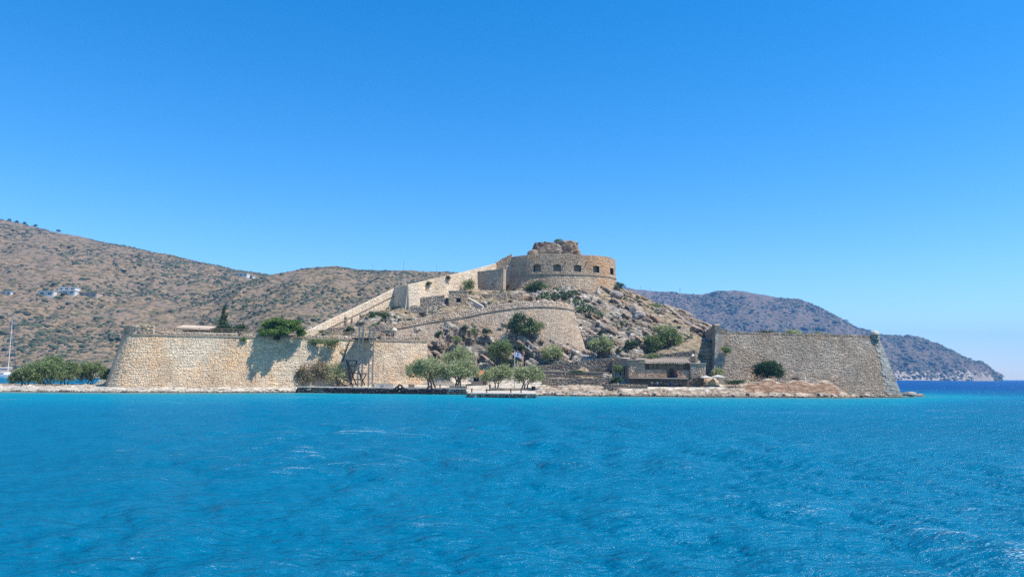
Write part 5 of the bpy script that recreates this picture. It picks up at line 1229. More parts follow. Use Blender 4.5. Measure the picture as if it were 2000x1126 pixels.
# ------------------------------------------------------------------ vegetation
def crown(lobes, n, leaf, seed, dens=13, sig=.30):
    rg = np.random.default_rng(seed); P_, T_ = [], []
    vol = np.array([l[1][0] * l[1][1] * l[1][2] for l in lobes]) ** .67; vol /= vol.sum()
    for (c, r), vf in zip(lobes, vol):
        m_ = max(20, int(n * vf)); r = np.array(r)
        d = rg.normal(size=(dens, 3)); d /= np.linalg.norm(d, axis=1)[:, None]; d[:, 2] = np.where(d[:, 2] < -.55, -d[:, 2], d[:, 2]); cc = d * rg.uniform(.55, .95, (dens, 1))
        k = rg.integers(dens, size=m_); p = cc[k] + rg.normal(size=(m_, 3)) * sig * rg.uniform(.6, 1.2, (dens, 1))[k]
        P_.append(np.array(c) + p * r); T_.append(np.clip(rg.uniform(.15, .85, dens)[k] + rg.normal(0, .13, m_), 0, 1))
    p = np.concatenate(P_); t = np.concatenate(T_); N = len(p)
    a = rg.normal(size=(N, 3)); a /= np.linalg.norm(a, axis=1)[:, None]; b = np.cross(a, rg.normal(size=(N, 3))); b /= np.linalg.norm(b, axis=1)[:, None]
    s = leaf * rg.uniform(.6, 1.4, (N, 1)); V = np.stack([p - a * s, p + b * s * .5, p + a * s, p - b * s * .5], 1).reshape(-1, 3)
    return V, np.arange(N * 4).reshape(-1, 4), np.repeat(t, 4)
def limb(mb, a, b, r0, r1, rg, k=3, sag=.12):
    a, b = np.array(a, float), np.array(b, float); L = np.linalg.norm(b - a); pts = []
    for i in range(k + 1):
        f = i / k; o = rg.normal(size=3) * L * .06 * math.sin(math.pi * f); pts.append(a + (b - a) * f + o + [0, 0, L * sag * math.sin(math.pi * f)])
    mb.tube(pts, [r0 + (r1 - r0) * i / k for i in range(k + 1)], 6)
def tree(name, label, cat, base, lobes, n, leaf, seed, mat, trunks=1, r0=.2, bark='bark', group=None, spread=.5, dens=13, sig=.30):
    """lobes relative to base"""
    base = np.array(base, float); rg = np.random.default_rng(seed); r = thing(name, label, cat, base, group); mb = MB()
    lb = [(base + np.array(c), rr) for c, rr in lobes]
    for k in range(trunks):
        off = np.array([(k - (trunks - 1) / 2) * spread, rg.uniform(-.2, .2), -.3]); mine = [l for i, l in enumerate(lb) if i % trunks == k] or lb[:1]
        cz_ = np.mean([l[0] for l in mine], 0); fork = base + off + (cz_ - base - off) * .45
        limb(mb, base + off, fork, r0, r0 * .75, rg)
        for c, rr in mine:
            limb(mb, fork, c, r0 * .6, r0 * .2, rg)
            for _ in range(3): d = rg.normal(size=3); d[2] = abs(d[2]) * .7; d /= np.linalg.norm(d); limb(mb, c, c + d * np.array(rr) * .75, r0 * .2, r0 * .06, rg, 2)
    mb.build('trunk', MT[bark], r, smooth=True)
    V, Fq, t = crown(lb, n, leaf, seed, dens, sig); mesh('crown', V, Fq, MT[mat], r, tint=t)
    return r
def lobes_px(px0, px1, py0, py1, px_b, Y, zb_, k, seed, depth=.75, rscale=1.0):
    """lobes filling a crown of that outline standing on (px_b, Y, zb_)"""
    rg = np.random.default_rng(seed); a, b = P(px0, py1, Y), P(px1, py0, Y); W_, H_ = b[0] - a[0], b[2] - a[2]; bx_ = X(px_b, Y); L = []
    for i in range(k):
        f = (i + .5) / k; fx = f + rg.uniform(-.06, .06); arch = math.sin(math.pi * min(max(fx, .05), .95)) ** .6
        rx = W_ / k * rg.uniform(.62, .85) * rscale + W_ * .05; rz = H_ * rg.uniform(.28, .38) * rscale
        cz_ = a[2] + H_ * .30 + (H_ * .42) * arch * rg.uniform(.75, 1.1) - rz * .2
        L.append((np.array([a[0] + W_ * (.08 + .84 * fx) - bx_, rg.uniform(-.5, .5) * W_ * .35 * depth, cz_ - zb_]), (rx, W_ * .28 * depth + .4, rz)))
        if i % 2 == 0: L.append((np.array([a[0] + W_ * (.08 + .84 * fx) - bx_ + rg.uniform(-.5, .5), rg.uniform(-.5, .5) * W_ * .4 * depth, a[2] + H_ * .35 - zb_]), (rx * .9, W_ * .25 * depth + .3, rz * .9)))
    return L
def T(name, label, cat, px0, px1, py0, py1, pxb, Y, zb_, k, seed, mat, n=3600, leaf=.2, trunks=2, r0=.17, bark='bark', group=None, **kw):
    if zb_ is None: zb_ = ground_z(X(pxb, Y), Y) - .05
    return tree(name, label, cat, GP(pxb, Y, zb_), lobes_px(px0, px1, py0, py1, pxb, Y, zb_, k, seed, kw.pop('depth', .75)), n, leaf, seed, mat, trunks, r0, bark, group, **kw)
TG = 'tamarisks on the waterfront'
T('tamarisk_tree', 'leftmost big tamarisk on the quay beside the bastion end', 'tree', 797, 870, 697, 745, 845, 166, ZQ, 5, 1, 'leaf_tamarisk', 7500, .2, 3, .2, group=TG, spread=.9)
T('tamarisk_tree', 'tamarisk with several leaning trunks in the second planter', 'tree', 868, 934, 704, 744, 893, 165.3, ZQ, 5, 2, 'leaf_tamarisk', 7000, .2, 3, .2, group=TG, spread=.7)
T('tamarisk_tree', 'tamarisk right of the red-roofed kiosk', 'tree', 945, 1004, 714, 748, 970, 165.7, 1.0, 4, 3, 'leaf_tamarisk', 5200, .19, 2, .19, group=TG)
T('tamarisk_tree', 'rightmost tamarisk on the plaza, right of the flagpole', 'tree', 1002, 1060, 714, 749, 1024, 165.7, 1.0, 4, 4, 'leaf_tamarisk', 5200, .19, 3, .19, group=TG)
T('tamarisk_tree', 'tamarisk crown rising behind the second planter tree', 'tree', 866, 925, 680, 720, 893, 179, 1.8, 4, 5, 'leaf_tamarisk', 4200, .2, 2, .2, group=TG)
T('tree', 'tall olive-green tree standing against the grey rock face', 'tree', 953, 997, 661, 706, 974, 182.5, 2.2, 3, 6, 'leaf_green', 4200, .2, 1, .2)
T('tree', 'pale olive bush on the rock left of the retaining wall corner', 'tree', 1060, 1098, 674, 706, 1078, 183, None, 3, 7, 'leaf_tamarisk', 2400, .2, 3, .1)
T('tree', 'yellow-green round tree below the retaining wall corner', 'tree', 1156, 1198, 653, 692, 1180, 180.6, None, 3, 8, 'leaf_tamarisk', 3600, .19, 2, .14)
T('tree', 'left of two soft green trees on the right slope', 'tree', 1256, 1291, 653, 686, 1275, 181.2, None, 3, 9, 'leaf_green', 3000, .2, 2, .13)
T('tree', 'right and larger of two soft green trees on the right slope', 'tree', 1284, 1332, 642, 684, 1306, 182, None, 4, 10, 'leaf_green', 4200, .2, 2, .14)
T('shrub', 'large dark green shrub on the rock above the flag', 'shrub', 994, 1042, 608, 658, 1018, 190.5, None, 3, 11, 'leaf_dark', 4200, .2, 2, .12)
T('shrub', 'dark green shrub adjoining the large rock shrub on its right', 'shrub', 1028, 1060, 626, 658, 1043, 190, None, 2, 12, 'leaf_green', 2200, .2, 2, .1)
T('shrub', 'round dark bush among the ruins below the curtain wall', 'shrub', 718, 761, 606, 637, 738, 196, None, 3, 13, 'leaf_dark', 4200, .2, 2, .16)
T('shrub', 'big round dark shrub at the foot of the right bastion', 'shrub', 1474, 1526, 705, 743, 1500, 171, None, 3, 14, 'leaf_dark', 5500, .2, 3, .14, depth=.45)
T('tree', 'dark treetop showing above the right bastion, leftmost of three', 'tree', 1474, 1518, 645, 668, 1497, 192, 13, 4, 15, 'leaf_dark', 2600, .2, 2, .12)
T('tree', 'pale green treetop showing above the right bastion, middle of three', 'tree', 1520, 1570, 646, 668, 1545, 192, 13, 4, 16, 'leaf_tamarisk', 2600, .2, 2, .12)
T('tree', 'thin sparse treetop above the right bastion, rightmost of three', 'tree', 1586, 1614, 646, 668, 1600, 192, 13, 2, 17, 'leaf_green', 700, .2, 1, .1)
# cypress
cb_ = GP(430, 172.5, 12.0)
tree('cypress_tree', 'dark pointed cypress with side tufts behind the left bastion', 'tree', cb_, [((0, 0, 1.9), (1.7, 1.6, 1.9)), ((-.7, .2, 1.4), (1.2, 1.2, 1.4)), ((1.2, 0, 1.6), (1.2, 1.2, 1.3)), ((.1, 0, 4.0), (.85, .8, 1.6)), ((.15, 0, 5.8), (.5, .5, 1.4)), ((.2, 0, 7.0), (.28, .3, .8))], 4200, .19, 18, 'leaf_dark', 1, .18)
T('shrub', 'low dark shrub right of the cypress on the left bastion', 'shrub', 452, 482, 634, 651, 466, 173, 12, 2, 19, 'leaf_dark', 1200, .18, 1, .1)
# umbrella pine leaning over the wall, outermost lobes added to lengthen its shadow
pb_ = GP(556, 169.8, 12.2)
tree('pine_tree', 'bright green spreading pine leaning over the left bastion wall', 'tree', pb_, [((-2.8, -2.6, 2.5), (1.9, 1.8, .8)), ((-.8, -3.4, 3.2), (1.9, 1.9, .8)), ((1.4, -2.8, 2.8), (1.9, 1.8, .85)), ((3.0, -2.4, 1.7), (1.6, 1.6, .8)), ((-3.4, -3.4, 1.3), (1.4, 1.5, .7)), ((.3, -4.4, 1.6), (1.8, 1.6, .7)), ((3.8, -1.6, .8), (1.1, 1.1, .6)), ((1.8, -.6, 3.2), (1.5, 1.4, .7)), ((-1.8, -4.6, 1.0), (1.3, 1.4, .6)), ((-.6, -6.0, .9), (1.0, 1.3, .5)), ((-3.0, -5.6, .5), (.8, 1.2, .45)), ((1.4, -5.4, .9), (.8, 1.1, .45))], 13500, .24, 20, 'leaf_pine', 2, .2)
# trees of the left spit
for k, a in enumerate((('olive-like tree at the seaward tip of the left spit', 22, 75, 714, 752, 52, 166, 4), ('large olive-like tree in the middle of the left spit', 48, 118, 702, 752, 92, 169, 5), ('olive-like tree on the spit behind the dry grass patch', 105, 160, 706, 748, 128, 180, 4), ('olive-like tree on the spit close to the bastion corner', 146, 214, 705, 748, 178, 186, 5), ('low dark tree behind the spit trees', 72, 132, 698, 735, 100, 190, 4))):
    T('spit_tree', a[0], 'tree', a[1], a[2], a[3], a[4], a[5], a[6], None, a[7], 30 + k, 'leaf_green', 5200, .22, 3, .15, group='trees on the left spit', spread=.8)
# dry scrub and wall plants
for k, a in enumerate((('dry leafless scrub at the quay end, leftmost of three', 572, 612, 712, 756, 592, 167.4, 'leaf_dry', 1900), ('dry scrub with green tips, middle of three on the quay', 604, 642, 704, 756, 622, 168, 'leaf_dry', 1700), ('grey-green feathery bush right beside the timber trestle', 634, 674, 700, 756, 654, 168.6, 'leaf_tamarisk', 1800))):
    T('scrub_bush', a[0], 'bush', a[1], a[2], a[3], a[4], a[5], a[6], 1.25, 3, 40 + k, a[7], a[8], .17, 5, .045, 'bark_grey', 'scrub bushes on the quay', spread=.6, depth=.4)
def bush(label, px0, px1, py0, py1, Y, seed, mat='leaf_green', n=900, leaf=.15, name='bush', group='small bushes on walls and rock', k=2):
    pxb = (px0 + px1) / 2; zb_ = P(pxb, py1, Y)[2]
    return tree(name, label, 'bush', GP(pxb, Y, zb_), lobes_px(px0, px1, py0, py1, pxb, Y, zb_, k, seed, .8), n, leaf, seed, MT and mat, 2, .05, 'bark', group, spread=.2)
B_ = [('left of two green bushes growing from the top of the bastion', 603, 629, 660, 676, 169.8, 'leaf_green'), ('right of two green bushes growing from the top of the bastion', 635, 660, 660, 681, 170.3, 'leaf_green'), ('tiny tuft on the bastion wall below the pine', 536, 545, 655, 665, 167.2, 'leaf_dark'),
      ('tiny tuft on the bastion wall left of the pine', 473, 482, 658, 667, 165.4, 'leaf_green'), ('dark bush between ruin and hoist platform', 676, 692, 636, 652, 184, 'leaf_dark'), ('small shrub in front of the lower curtain wall', 624, 636, 643, 651, 186, 'leaf_green'),
      ('tall dark shrub against the wing wall left of the tower', 902, 926, 545, 576, 213, 'leaf_green'), ('dark spreading shrub at the foot of the round tower', 1028, 1068, 546, 575, 212.2, 'leaf_dark'), ('small shrub on the right shoulder of the round tower', 1202, 1220, 550, 567, 219, 'leaf_dark'),
      ('long low shrub on the upper right slope', 1234, 1262, 583, 602, 214, 'leaf_green'), ('shrub at the lower end of the long shrub line', 1256, 1288, 592, 610, 212, 'leaf_green'), ('pale shrub above the two soft green trees', 1282, 1312, 634, 648, 190, 'leaf_tamarisk'),
      ('small green bush on the rock face, leftmost', 850, 864, 646, 662, 188.6, 'leaf_dark'), ('small green bush right of the leftmost rock bush', 902, 914, 634, 648, 191, 'leaf_dark'), ('round green bush in a rock hollow', 920, 932, 640, 656, 190.2, 'leaf_green'), ('green bush in the hollow below the retaining wall', 942, 958, 640, 654, 190.5, 'leaf_dark'), ('grey bush low on the left rock face', 886, 900, 655, 670, 188.5, 'leaf_tamarisk'),
      ('dark bush right of the flag on the rock', 1012, 1026, 672, 690, 186, 'leaf_dark'), ('dark round bush behind the flagpole at the rock foot', 989, 1010, 701, 716, 182.6, 'leaf_dark'), ('dark bush at the left foot of the two soft trees', 1222, 1246, 662, 684, 182.4, 'leaf_dark'), ('dark shrub under the right soft tree', 1262, 1284, 676, 690, 180, 'leaf_dark'),
      ('green bush sprouting behind the tavern roof', 1264, 1288, 690, 706, 172.8, 'leaf_green'), ('green bush growing out of the right bastion wall', 1411, 1426, 676, 692, 173.4, 'leaf_green'), ('leafy bush at the left end of the tavern seating', 1196, 1216, 733, 750, 165.6, 'leaf_dark'), ('agave-like plant beside the tavern side wall', 1199, 1216, 713, 730, 170, 'leaf_green'),
      ('bush against the middle terrace wall', 1118, 1140, 722, 731, 174.8, 'leaf_dark'), ('grey-green bush at the foot of the right bastion corner', 1392, 1412, 717, 738, 171, 'leaf_tamarisk'), ('dark low bush under the boulders right of the parasols', 1424, 1450, 741, 753, 166.8, 'leaf_dark'), ('small bush on the curtain wall, lower', 835, 842, 549, 558, 207.2, 'leaf_dark'), ('small bush on the curtain wall, upper', 872, 879, 538, 546, 211, 'leaf_dark'),
      ('grassy green tuft on top of the tower crag', 1085, 1100, 466, 473, 226, 'leaf_green'), ('dark scrub on the rock left of the retaining wall end', 760, 776, 640, 652, 187.5, 'leaf_dark')]
for k, a in enumerate(B_): bush(a[0], a[1], a[2], a[3], a[4], a[5], 60 + k, a[6], int(260 + 2.6 * (a[2] - a[1]) * (a[4] - a[3])))
# prickly pears
def prickly(label, px, py, Y, w_, h_, seed, npad=70):
    rg = np.random.default_rng(seed); b0 = P(px, py, Y); r = thing('prickly_pear', label, 'cactus', b0, 'prickly pears below the tower'); Vs, Fs, Ts = [], [], []; nv = 0; n_ = 8
    mb = MB()
    for k in range(6): q = b0 + [rg.uniform(-.4, .4) * w_, rg.uniform(-.5, .5), 0]; mb.tube([q + [0, 0, -.6], q + [rg.uniform(-.2, .2), 0, h_ * .4]], [.13, .1], 6)
    mb.build('stem', MT['bark'], r)
    for k in range(npad):
        c = b0 + np.array([rg.uniform(-.5, .5) * w_, rg.uniform(-.5, .5) * w_ * .5, 0]); c[2] += h_ * rg.uniform(.1, 1) * (1 - (2 * (c[0] - b0[0]) / w_) ** 2 * .5)
        a = rg.normal(size=3); a[2] *= .4; a /= np.linalg.norm(a); u = np.cross(a, [0, 0, 1.]); u /= np.linalg.norm(u) + 1e-6; v = np.cross(u, a) * -1; rr = rg.uniform(.16, .3)
        ring = [c + u * rr * .72 * math.cos(t) + v * rr * math.sin(t) for t in np.linspace(0, 2 * math.pi, n_, endpoint=False)]
        Vs += [q + a * .035 for q in ring] + [q - a * .035 for q in ring]; Fs += [tuple(range(nv, nv + n_)), tuple(range(nv + 2 * n_ - 1, nv + n_ - 1, -1))] + [(nv + j, nv + n_ + j, nv + n_ + (j + 1) % n_, nv + (j + 1) % n_) for j in range(n_)]
        Ts += [rg.uniform(0, 1)] * (2 * n_); nv += 2 * n_
    mesh('pads', np.array(Vs), Fs, MT['leaf_cactus'], r, tint=Ts, kind='stuff'); return r
for k, a in enumerate((('prickly pear thicket just right of the dark tower-foot shrub', 1066, 586, 206, 4.5, 2.2), ('prickly pear thicket below the tower cordon, second from left', 1092, 583, 206, 4.5, 2.4), ('prickly pear patch in the middle of the slope below the tower', 1118, 580, 207, 4.2, 2.0), ('prickly pear thicket starting the green diagonal beside the wall end', 1126, 600, 203, 4.5, 2.4), ('prickly pear thicket in the middle of the green diagonal', 1142, 610, 200.5, 5, 2.2), ('prickly pear thicket at the lower end of the green diagonal', 1162, 619, 199, 4.5, 1.7))):
    prickly(a[0], a[1], a[2], a[3], a[4], a[5], 140 + k, 150)

# low dry tufts, loose rocks and shore cobbles: uncountable
rgd = np.random.default_rng(31)
def terrain_pts(N, cond, seed):
    rg = np.random.default_rng(seed); k = rg.permutation(nx * ny); ok = cond(Pt[k], k); return Pt[k[ok][:N]]
vz = lambda p: (p[:, 1] < 232) & (p[:, 2] > 1.0)
pts = terrain_pts(2600, lambda p, k: vz(p) & (p[:, 2] > 6) & (A['wgrass'][k] + A['wrock'][k] > .5) & (fbm(p * .12, 3, 8) > -.1), 1); scatter('dry_scrub_on_slope', pts, rgd.lognormal(-1.35, .4, len(pts)), MT['leaf_dry'], 5, .6)
pts = terrain_pts(1100, lambda p, k: vz(p) & (p[:, 2] > 6) & (A['wrock'][k] + A['wgrass'][k] > .5) & (fbm(p * .15, 3, 18) > .12), 2); scatter('green_scrub_on_slope', pts, np.minimum(rgd.lognormal(-.95, .45, len(pts)), 1.0), MT['leaf_maquis'], 6, .7)
pts = terrain_pts(1500, lambda p, k: (p[:, 1] < 185) & (p[:, 2] > -.3) & (p[:, 2] < .2) & (A['wsand'][k] + A['wshore'][k] > .5), 13); scatter('wet_shore_cobbles', pts, np.minimum(rgd.lognormal(-1.5, .5, len(pts)), .5), MT['wet_stone'], 17, .6)
pts = terrain_pts(1300, lambda p, k: (p[:, 1] < 185) & (p[:, 2] > .25) & (p[:, 2] < .9) & (A['wsand'][k] + A['wshore'][k] > .5), 3); scatter('shore_cobbles', pts, np.minimum(rgd.lognormal(-1.6, .5, len(pts)), .45), MT['rock_limestone'], 7, .6)
pts = terrain_pts(500, lambda p, k: vz(p) & (p[:, 2] > 4) & (A['wrock'][k] + A['wgrass'][k] > .5), 4); scatter('loose_rocks_on_slope', pts, np.minimum(rgd.lognormal(-1.35, .45, len(pts)), .6), MT['rock_slope'], 8, .75)
def boulder(label, px, Y, s, seed, dz=0, mat='rock_limestone'):
    c = on_ground(px, Y, dz - .3); return rock('boulder', label, c, s, seed, MT[mat])
boulder('tan boulder beside the tavern staircase', 1385, 169.8, (3.2, 2.6, 2.6), 3, 0, 'stone_tan'); boulder('second tan boulder against the shaded bastion flank', 1391, 170.8, (2.6, 2.4, 1.8), 4, 0, 'stone_tan')
boulder('white boulder on the terrace left of the tavern', 1184, 175, (2.4, 2, 1.9), 5); boulder('smaller white boulder next to the terrace coping', 1193, 174.6, (1.8, 1.6, 1.4), 6); boulder('dark boulder in the middle of the upper right slope', 1242, 205, (3.6, 3, 3), 7); boulder('dark boulder below the shrub line on the right slope', 1250, 201, (3.4, 2.8, 2.6), 8); boulder('pale boulder close under the tower on the right', 1205, 212, (3.4, 2.6, 2.4), 9)
boulder('flat rock awash off the seaward corner of the right bastion', 1775, 177.5, (4.4, 2, 1.1), 10, 1.6)

# bedded outcrops on the rocky slope: pieces of the ground
import bmesh
def slab_mesh(seed):
    bm = bmesh.new(); bmesh.ops.create_icosphere(bm, subdivisions=3, radius=1.0); V = np.array([v.co[:] for v in bm.verts]); Fc = [tuple(v.index for v in f.verts) for f in bm.faces]; bm.free()
    f1, f2, ci = worley(V * np.array([.9, .9, 1.3]) + seed * 3.7, seed); V = np.sign(V) * np.abs(V) ** .75; d = 1 + ((ci - .5) * .7 + fbm(V * 1.5 + seed, 3, seed) * .5) * .55 - np.clip(1 - (f2 - f1) / .15, 0, 1) * .12
    V = V * d[:, None]; me = bpy.data.meshes.new('rock_outcrop'); me.from_pydata([tuple(v) for v in V], [], Fc); a = me.attributes.new('tint', 'FLOAT', 'POINT'); a.data.foreach_set('value', np.clip(.15 + ci * .7, 0, 1).astype(np.float32)); me.materials.append(MT['rock_slope']); return me
SL = [slab_mesh(k + 1) for k in range(6)]; rgo = np.random.default_rng(12); nO = 0
while nO < 120:
    px, Y = rgo.uniform(1120, 1392) if rgo.random() < .62 else rgo.uniform(830, 1120), rgo.uniform(184, 222)
    x = X(px, Y); z = ground_z(x, Y)
    i_, j_ = int(np.argmin(np.abs(XS - x))), int(np.argmin(np.abs(YS - Y))); k_ = j_ * nx + i_
    if z < 5 or A['wpave'][k_] > .3 or A['wrock'][k_] + A['wgrass'][k_] < .6: continue
    if px < 1125 and Y > 190: continue
    if px > 1335 and Y < 190: continue
    o = bpy.data.objects.new('rock_outcrop', SL[int(rgo.integers(6))]); COL.objects.link(o); o.parent = GROUND
    L = float(min(rgo.lognormal(.25, .4), 2.6)); o.location = (x, Y, z + .1); o.scale = (L, L * rgo.uniform(.5, .8), L * rgo.uniform(.3, .5)); o.rotation_euler = (rgo.uniform(.1, .4), rgo.uniform(.35, .62), rgo.uniform(-.3, .3)); nO += 1
# ------------------------------------------------------------------ people
def person_mesh(pose):
    J = {}; 
    if pose == 'stand':
        V = [(0, 0, .95), (0, 0, 1.15), (0, .01, 1.38), (0, 0, 1.50), (0, -.01, 1.60), (0, -.01, 1.70), (-.18, 0, 1.42), (-.24, -.03, 1.15), (-.22, -.14, .95), (.18, 0, 1.42), (.25, .0, 1.15), (.25, -.06, .90), (-.09, 0, .90), (-.1, -.02, .50), (-.1, .03, .08), (-.1, -.12, .04), (.09, 0, .90), (.1, -.05, .50), (.11, -.02, .08), (.11, -.17, .04)]
    else:
        V = [(0, 0, .52), (0, .02, .74), (0, .0, .98), (0, -.02, 1.09), (0, -.04, 1.19), (0, -.04, 1.29), (-.18, 0, 1.01), (-.25, -.06, .76), (-.15, -.28, .72), (.18, 0, 1.01), (.25, -.06, .76), (.15, -.28, .72), (-.1, -.02, .5), (-.12, -.42, .50), (-.12, -.42, .08), (-.12, -.56, .04), (.1, -.02, .5), (.12, -.42, .50), (.12, -.42, .08), (.12, -.56, .04)]
    E = [(0, 1), (1, 2), (2, 3), (3, 4), (4, 5), (2, 6), (6, 7), (7, 8), (2, 9), (9, 10), (10, 11), (0, 12), (12, 13), (13, 14), (14, 15), (0, 16), (16, 17), (17, 18), (18, 19)]
    R = [.14, .13, .15, .055, .095, .075, .065, .05, .035, .065, .05, .035, .09, .065, .045, .035, .09, .065, .045, .035]
    me = bpy.data.meshes.new('tmp'); me.from_pydata(V, E, []); o = bpy.data.objects.new('tmp', me); COL.objects.link(o)
    o.modifiers.new('s', 'SKIN'); sb = o.modifiers.new('u', 'SUBSURF'); sb.levels = 1
    for k, r in enumerate(R): me.skin_vertices[0].data[k].radius = (r, r * (.75 if k in (0, 1, 2) else 1))
    me.skin_vertices[0].data[0].use_root = True
    dg = bpy.context.evaluated_depsgraph_get(); m2 = bpy.data.meshes.new_from_object(o.evaluated_get(dg)); bpy.data.objects.remove(o)
    return m2
PM = {k: person_mesh(k) for k in ('stand', 'sit')}
def person(label, loc, rz, pose, shirt, legs, hair='hair', group=None):
    me = PM[pose].copy(); me.materials.clear()
    for m in (MT['skin'], MT[shirt], MT[legs]): me.materials.append(m)
    hip, neck = (.95, 1.45) if pose == 'stand' else (.56, 1.05)
    for p in me.polygons:
        c = p.center
        if c.z > neck: p.material_index = 0
        elif c.z > hip and abs(c.x) < .235 and c.y > -.12: p.material_index = 1
        elif c.z > hip: p.material_index = 0
        elif abs(c.x) > .2 and pose == 'stand': p.material_index = 0
        else: p.material_index = 2
        p.use_smooth = True
    o = bpy.data.objects.new('person', me); COL.objects.link(o); o.location = [float(v) for v in loc]; o.rotation_euler = (0, 0, rz); o['label'] = label; o['category'] = 'person'; OFF[o.name] = np.array(loc, float)
    if group: o['group'] = group
    ht = 1.60 if pose == 'stand' else 1.19
    mb = MB(); mb.lathe((0, .012, ht + .02), [(.098, -.06), (.108, .0), (.105, .06), (.08, .11), (.03, .135)], 10); h_ = mesh('hair', mb.V, mb.F, MT[hair], None, smooth=True, tint=mb.T); h_.parent = o; h_.location = (0, .018 if pose == 'stand' else -.01, .02)
    return o
person('person in dark clothes standing on the jetty', GP(957, 157, .86), .5, 'stand', 'cloth_black', 'cloth_black')
person('person in grey walking along the lower terrace path', GP(1104, 169.5, ground_z(X(1104, 169.5), 169.5)), 1.2, 'stand', 'cloth_grey', 'cloth_denim')
person('person with red top standing in the tavern doorway', GP(1323, 168.0, z1 - .02), -.3, 'stand', 'cloth_red', 'cloth_denim')
for k, (px, sh_, lg_, lab) in enumerate(((1273, 'cloth_white', 'cloth_grey', 'person in white seated leftmost in the tavern shade'), (1284, 'cloth_white', 'cloth_denim', 'person in white seated second from left in the tavern shade'), (1291, 'cloth_grey', 'cloth_black', 'person in grey seated in the middle of the tavern shade'), (1311, 'cloth_blue', 'cloth_blue', 'person in blue seated in the tavern shade'), (1329, 'cloth_grey', 'cloth_denim', 'person in grey seated rightmost in the tavern shade'))):
    Y = 166.6; zg = ground_z(X(px, Y), Y); person(lab, GP(px, Y, zg), .4 * math.sin(k * 2.1), 'sit', sh_, lg_, group='people seated at the tavern')
    c = GP(px, Y, zg); r = thing('chair', ('wooden chair under the ' + lab.replace('person in', 'person wearing')).replace(' in the tavern shade', '').replace(' of the tavern shade', ''), 'chair', c, 'tavern chairs')
    MB().box(c[0], Y, zg + .42, .44, .44, .05).build('seat', MT['wood_dark'], r); MB().box(c[0], Y + .22, zg + .68, .44, .05, .5).build('backrest', MT['wood_dark'], r)
    for dx in (-.19, .19):
        for dy in (-.19, .19): MB().box(c[0] + dx, Y + dy, zg + .2, .05, .05, .4).build('leg', MT['wood_dark'], r)
for k, (px, lab) in enumerate(((1278, 'tavern table between the two people in white'), (1301, 'tavern table left of the person in blue'), (1320, 'tavern table right of the person in blue'))):
    c = GP(px, 166.0, ground_z(X(px, 166.0), 166.0)); r = thing('table', lab, 'table', c, 'tavern tables')
    MB().box(c[0], c[1], c[2] + .73, .9, .8, .05).build('tabletop', MT['wood_grey'], r)
    for dx in (-.38, .38):
        for dy in (-.33, .33): MB().box(c[0] + dx, c[1] + dy, c[2] + .35, .06, .06, .7).build('leg', MT['wood_dark'], r)

# ------------------------------------------------------------------ far shore: houses, masts, boat
def hill_at(name, px, py):
    """point where the view ray of a pixel meets the hill"""
    G, nrow = HILLS[name]; q = G[:nrow].reshape(-1, 3); best = None
    d = q - CAM; u = d / d[:, 1:2]; r = P(px, py, 1.0) - CAM; e = (u[:, 0] - r[0]) ** 2 + (u[:, 2] - r[2]) ** 2
    return q[int(np.argmin(e))].copy()
def villa(label, px, py, w_, h_, floors, seed, dark=False):
    c = hill_at('mainland_hill', px, py); c[2] -= .5; r = thing('villa', label, 'house', c, 'houses on the far hillside'); d_ = 9; mt = MT['villa_white'] if not dark else MT['roof_slab']
    fh = h_ / floors; rg = random.Random(seed)
    for f in range(floors):
        ww = w_ * (1 - .14 * f); MB().box(c[0] + w_ * .05 * f, c[1] + d_ / 2, c[2] + fh * f + fh / 2 - (1.5 if f == 0 else 0), ww, d_ * (1 - .2 * f), fh + (3 if f == 0 else 0)).build('wall', mt, r)
        MB().box(c[0] + w_ * .05 * f, c[1] + d_ / 2 - .3, c[2] + fh * (f + 1) + .12, ww + .8, d_ * (1 - .2 * f) + .8, .22).build('roof', mt, r)
        nw = max(2, int(ww / 4.4))
        for k in range(nw):
            xx = c[0] + w_ * .05 * f - ww / 2 + ww * (k + .5) / nw; w0 = MB().box(xx, c[1] + d_ / 2 - d_ * (1 - .2 * f) / 2 - .05, c[2] + fh * f + fh * .5, ww / nw * .42, .12, fh * .45).build('window', MT['glass_dark'], r)
            MB().box(xx, c[1] + d_ / 2 - d_ * (1 - .2 * f) / 2 - .14, c[2] + fh * f + fh * .5, .12, .06, fh * .55).build('frame', MT['white_paint'], w0)
for a in (('small white villa at the far left edge of the hillside', 12, 574, 8, 3.2, 1, 1), ('single-storey white villa left of the largest villa', 88, 575, 13, 4.6, 1, 2), ('largest white two-storey villa on the left hillside', 127, 575, 17, 6, 2, 3), ('pale unfinished house right of the largest villa', 170, 577, 16, 4, 1, 4, True), ('white house high in the saddle of the hills', 470, 540, 14, 4.5, 1, 5), ('second white house high in the saddle of the hills', 484, 543, 10, 3.6, 1, 6)): villa(*a)
def mast(label, hillname, px, py_top, h, wd):
    G, nrow = HILLS[hillname]; row = G[nrow - 1]; k = int(np.argmin([abs(px_of(p) - px) for p in row])); c = row[k].copy(); r = thing('antenna_mast', label, 'mast', c, 'masts on the far ridges')
    MB().tube([c + [0, 0, -1], c + [0, 0, h]], [wd, wd * .6], 6).build('pole', MT['steel'], r); MB().box(c[0], c[1], c[2] + h * .86, wd * 5, wd * 2, wd * 2).build('crossarm', MT['steel'], r)
mast('thin pole on the spur ridge, leftmost', 'mainland_spur', 727, 0, 5, .16); mast('thin pole on the spur ridge above the curtain wall corner', 'mainland_spur', 786, 0, 10, .18); mast('thin pole on the spur ridge, rightmost', 'mainland_spur', 849, 0, 7, .16)
